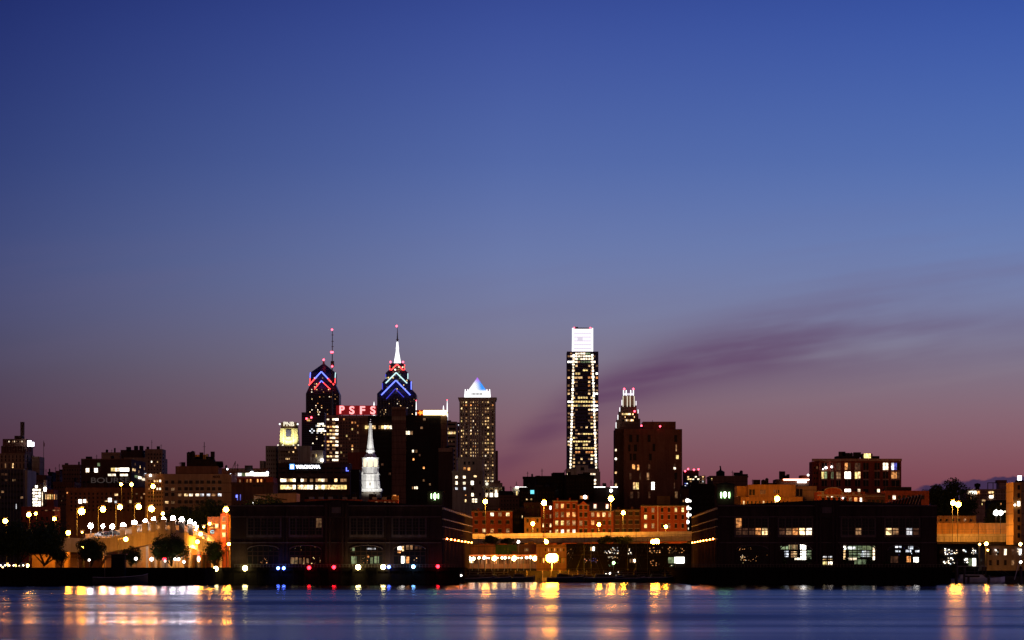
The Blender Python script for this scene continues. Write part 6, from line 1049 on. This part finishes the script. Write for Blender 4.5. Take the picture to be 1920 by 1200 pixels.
b.vol(1062, 1294, 1040, 1041.5, dy=-.8, dep=.5, part='balcony', mat='dark_wall', adj=False); b.done()
b = Bld('waterfront_shed', 'squat dark shed lit orange by the floodlight cluster', 925, 'brown', 1035, 'shed', base=3.3); b.vol(1006, 1062, 1021, dep=8, adj=False); b.win(1020, 1060, 7, 1028, 1034, 1, .4, .9, pat=['.d.o.d.']); b.win(1010, 1060, 8, 1046, 1056, 1, .4, .9, pat=['.o.d.o.f']); b.done()
b = Bld('warehouse', 'dim brownish waterfront warehouse with a few glowing windows at the right edge', 880, 'mall_granite', 1890, 'warehouse', base=3.4); D = 880
b.vol(1848, 1960, 1023, dep=14, adj=False); b.vol(1848, 1960, 1021.5, 1023, dy=-.4, dep=.39, part='eaves', mat='dark_wall', adj=False); b.win(1850, 1934, 6, 1028, 1042, 1, .32, .8, pat=['..WfHc'], dy=0); b.win(1850, 1934, 6, 1048, 1062, 1, .34, .7, pat=['...dfd'], dy=0)
for (u0, u1, q0, q1, k_) in lights(1866, 1871, 1030, 1040, 7, 'HWc', 31, (1, 2.5)) + lights(1908, 1915, 1028, 1040, 8, 'cWH', 32, (1, 2.5)): b.w.append((k_, (X(u0, D), D-.3, Z(q0, D)), ((u1-u0)*D/F, .3, (q1-q0)*D/F)))
b.done()
b = Bld('warehouse', 'black waterfront block with clusters of white window lights right of the right pier', 900, 'black_wall', 1802, 'warehouse', base=3.4); D = 900
b.vol(1748, 1848, 1020, dep=14, adj=False); b.win(1760, 1845, 8, 1026, 1060, 2, .6, .5, p=0)
for x0, x1, y0, y1, n, sd in [(1770, 1794, 1028, 1040, 18, 41), (1804, 1835, 1028, 1040, 16, 42), (1768, 1790, 1046, 1058, 16, 43), (1808, 1816, 1044, 1058, 10, 44)]:
    for (u0, u1, q0, q1, k_) in lights(x0, x1, y0, y1, n, 'WcHc', sd, (.8, 3)): b.w.append((k_, (X(u0, D), D-.2, Z(q0, D)), ((u1-u0)*D/F, .3, (q1-q0)*D/F)))
b.win(1816, 1830, 2, 1047, 1062, 1, .9, 1, pat=['gH'], dy=-.3); b.done()
def boat(px, D, L, label, mast=None, cabin=True, hull='hull_dark', ang=0, sail=True, H=1.3, group='boats moored in the marina', boom=True, cat='sailboat'):
    x0 = X(px, D); t = empty('sailboat' if sail else 'motorboat', (x0, D, 0), label, cat, group); c_, s_ = math.cos(ang), math.sin(ang)
    st = [(-.5, .55, .75, .0), (-.3, .85, .72, -.1), (0, 1, .75, -.15), (.25, .85, .85, -.1), (.42, .45, .95, .0), (.5, .04, 1.1, .3)]; vs = []; fs = []
    for a, w_, hz, zb in st:
        for yy, zz in ((-1, hz), (-.75, hz*.35), (0, zb-.1), (.75, hz*.35), (1, hz)):
            lx, ly = a*L, yy*w_*L*.15; vs.append((x0+lx*c_-ly*s_, D+lx*s_+ly*c_, zz*H+.05))
    for i in range(len(st)-1):
        for j in range(4): fs.append((5*i+j, 5*i+5+j, 5*i+6+j, 5*i+1+j))
        fs.append((5*i, 5*i+4, 5*i+9, 5*i+5))
    fs.append((0, 1, 2, 3, 4)); MB().add(vs, fs).build('hull', hull, t)
    m = MB()
    for i in range(len(st)-1):
        for j in (0, 4): m.tube(vs[5*i+j], vs[5*i+5+j], .05, n=4)
    m.build('gunwale', 'pale_metal', t)
    if cabin: MB().prism_y([(x0-.25*L*c_, .7*H), (x0+.2*L*c_, .8*H), (x0+.12*L*c_, 1.25*H+.3), (x0-.22*L*c_, 1.3*H+.3)], D-.09*L, D+.09*L).build('cabin', hull if not sail else 'hull_white' if hull != 'hull_dark' else 'hull_dark', t); MB().box(x0-.18*L*c_, x0+.08*L*c_, D-.09*L-.03, D-.09*L, 1.0*H+.05, 1.2*H+.2).build('cabin_window', 'glass', t)
    if sail:
        zt = Z(mast, D); xm = x0+.07*L; MB().tube((xm, D, .8), (xm, D, zt), .1, .06).build('mast', 'mast_metal' if 'mast_metal' in MAT else 'metal', t)
        if boom: MB().tube((xm, D, 2.4*H*.8), (xm-.42*L, D, 2.3*H*.8), .14).build('boom', 'wood', t)
        m = MB(); m.tube((xm, D, zt), (x0+.49*L, D, 1.2*H), .02, n=4).tube((xm, D, zt), (x0-.48*L, D, .8*H), .02, n=4).tube((xm-.9, D, zt*.55), (xm+.9, D, zt*.55), .035); m.build('rigging', 'mast_metal', t)
    return t
bs = [(892, 880, 11, 1003), (905, 893, 9, 1012), (921, 886, 12, 1006), (948, 899, 10, 1018), (1090, 888, 12, 985), (1104, 895, 10, 999), (1172, 885, 12, 1004), (1187, 880, 13, 975), (1210, 896, 9, 1010), (1262, 890, 10, 1022)]
who = ['dark sailboat nearest the left pier', 'small dark sailboat, second from the left pier', 'dark sailboat with tall mast, third from the left pier', 'low dark sailboat before the string of lamps', 'sailboat whose tall mast crosses the gabled brick house', 'sailboat just right of the one before the gabled house', 'sailboat with thin mast left of the thick black mast', 'large sailboat with the thickest black mast', 'small sailboat right of the thick black mast', 'sailboat near the right pier with a short mast']
for (px, D, L, mt), w_ in zip(bs, who): boat(px, D, L, w_, mt, H=1.5)
MB().tube((X(1191.3, 884), 884, 1), (X(1191.3, 884), 884, Z(975, 884)), .38, .2).build('mast', 'hull_dark', bpy.data.objects[[o.name for o in bpy.data.objects if o.get('label') == who[7]][0]]) if False else None
for px, D, L, w_, hl in [(975, 888, 9, 'low motorboat in front of the floodlight cluster, left', 'hull_dark'), (1060, 884, 11, 'motorboat with pale gunwale right of the floodlight', 'hull_dark'), (1133, 880, 12, 'motorboat below the pale green lamp', 'hull_dark'), (1235, 880, 10, 'black motorboat in the right marina', 'hull_dark')]:
    boat(px, D, L, w_, None, True, hl, 0, False, 1.7, cat='motorboat')
t = boat(226, 752, 14, 'black moored tug with upturned pale gunwale in front of the left quay', None, False, 'hull_dark', 0, False, 2.6, 'boats along the left quay', cat='tugboat')
o_ = ORI[t]; x = X(226, 752); MB().box(x-2.2, x+1.2, 750.6, 753.4, 1.8, Z(1040, 752)).build('wheelhouse', 'black_wall', t); MB().box(x-1.9, x+.9, 750.5, 750.59, Z(1046, 752), Z(1042, 752)).build('window', 'glass', t); MB().box(x-2.6, x+1.6, 750.3, 753.7, Z(1040, 752), Z(1040, 752)+.2).build('roof', 'hull_dark', t); MB().tube((x-4, 752, 2), (x-4, 752, Z(1036, 752)), .1).build('mast', 'metal', t)
# right edge boat and piles
D = 812; t = boat(1826, D, 17, 'cream wooden sailboat with white mast lit orange, at the right', 976, True, 'hull_white', 0, True, 1.7, 'boats moored in the marina')
b = empty('dock_shelter', (X(1824, 822), 822, 3.4), 'open dock shelter with pale flat roof behind the cream sailboat', 'shelter'); D = 822
MB().box(X(1795, D), X(1850, D), D, D+4, Z(1062.5, D), Z(1061, D)).build('roof', 'concrete', b); MB().box(X(1797, D), X(1848, D), D+1, D+3, Z(1079, D), Z(1077.5, D)).build('floor', 'concrete', b)
for px in (1797, 1810, 1828, 1843, 1849): MB().box(X(px, D)-.15, X(px, D)+.15, D+.2, D+.5, -1, Z(1062.6, D)).build('post', 'wood', b)
for px, w_, yt, lab in [(1793, .42, 1050, 'thick black mooring pile beside the corner of the right pier'), (1808, .3, 1062, 'second black mooring pile right of the right pier'), (1816, .35, 1080, 'short stubby pile before the cream sailboat'), (1854, .4, 1078, 'short pile right of the cream sailboat'), (1914, .42, 1062, 'thick black pile near the right edge')]:
    D = 806; t = empty('mooring_pile', (X(px, D), D, 0), lab, 'pile', 'mooring piles at the right'); MB().lathe(X(px, D), D, [(w_*1.05, -3), (w_, Z(yt, D)-.3), (w_*.7, Z(yt, D))], 9).build('shaft', 'wood', t); MB().lathe(X(px, D), D, [(w_*1.12, Z(yt, D)-.9), (w_*1.12, Z(yt, D)-.7)], 9).build('iron_band', 'metal', t)
t = empty('slanted_mast', (X(1902, 815), 815, 0), 'thin pale slanted spar with stay lines at the right edge', 'spar'); D = 815
MB().tube((X(1902, D), D, 1), (X(1919.5, D), D, Z(1022, D)), .14, .08).build('spar', 'pale_metal', t); MB().tube((X(1902, D), D, 1.6), (X(1855, D), D+2, 6), .03).tube((X(1902, D), D, 1.3), (X(1855, D), D+2, 4.5), .03).build('stay', 'metal', t)
b = empty('floating_dock', (X(1870, 820), 820, 0), 'low timber floating dock at the right edge', 'dock'); MB().box(X(1852, 820), X(1960, 820), 818, 824, -.5, 1.9).build('deck', 'wood', b); m = MB()
for i in range(20): m.box(X(1853+5*i, 820)-.1, X(1853+5*i, 820)+.1, 817.8, 817.99, -.5, 1.8)
m.build('fender_boards', 'wood', b)
# docks in the marina
for i, (x0, x1, D) in enumerate([(872, 1000, 902), (1010, 1110, 900), (1120, 1292, 901)]):
    b = empty('floating_dock', (X((x0+x1)/2, D), D, 0), 'low dark floating dock in the marina, %s' % ('left section', 'middle section under the floodlight', 'right section')[i], 'dock', 'floating docks in the marina'); MB().box(X(x0, D), X(x1, D), D-1.5, D+1.5, -.4, 1.2).build('deck', 'wood', b)
    for k_ in range(6): px = x0+(x1-x0)*(k_+.4)/6; MB().lathe(X(px, D), D-1.8, [(.22, -2), (.2, 3.2), (.05, 3.6)], 8).build('pile', 'wood', b)
# left quay: cars, kiosks and the lit lawn edge
for i, (px, lab) in enumerate([(8, 'parked car with headlights at the far left under the tree'), (24, 'second parked car from the left under the dark tree'), (42, 'third parked car from the left, beside the lit yellow wall')]):
    D = 818; x = X(px, D); z = 4.3; c = empty('parked_car', (x, D, z), lab, 'car', 'cars parked on the left quay')
    m = MB(); m.prism_x([(D-2.1, z+.3), (D+2.1, z+.3), (D+2.1, z+.9), (D+1.4, z+1.45), (D-.8, z+1.45), (D-1.3, z+.95), (D-2.15, z+.8)][::-1], x-.85, x+.85); m.build('body', ('car_grey', 'car_paint', 'car_grey')[i], c)
    for wx in (-.8, .8): MB().prism_x([(D-1.3+.33*math.cos(a), z+.33+.33*math.sin(a)) for a in [math.pi*k/5 for k in range(10)]][::-1], x+wx-.1, x+wx+.1).build('wheel', 'rubber', c)
    for wx in (-.6, .6): MB().ball((x+wx, D-2.15, z+.68), .2, 1).build('headlight', 'bulb_white' if i == 0 else 'string_bulb', c)
for px, py, r, mt in [(14, 1061, .28, 0), (30, 1058.5, .5, 0), (39.5, 1058.5, .35, 0), (51.5, 1060.5, .5, 0), (5, 1064, .2, 0)]:
    D = 826; t = empty('bollard_light', (X(px, D), D, 4.3), {14: 'small amber bollard light between the first two parked cars', 30: 'bright amber bollard light behind the second parked car', 39.5: 'amber bollard light left of the third parked car', 51.5: 'amber bollard light right of the third parked car', 5: 'faint bollard light at the picture edge'}[px], 'lamp', 'amber bollard lights under the dark tree')
    MB().tube((X(px, D), D, 4.2), (X(px, D), D, Z(py, D)), .08).build('post', 'metal', t); globe(t, (X(px, D), D, Z(py, D)), r, 'bulb_amber', sub=1)
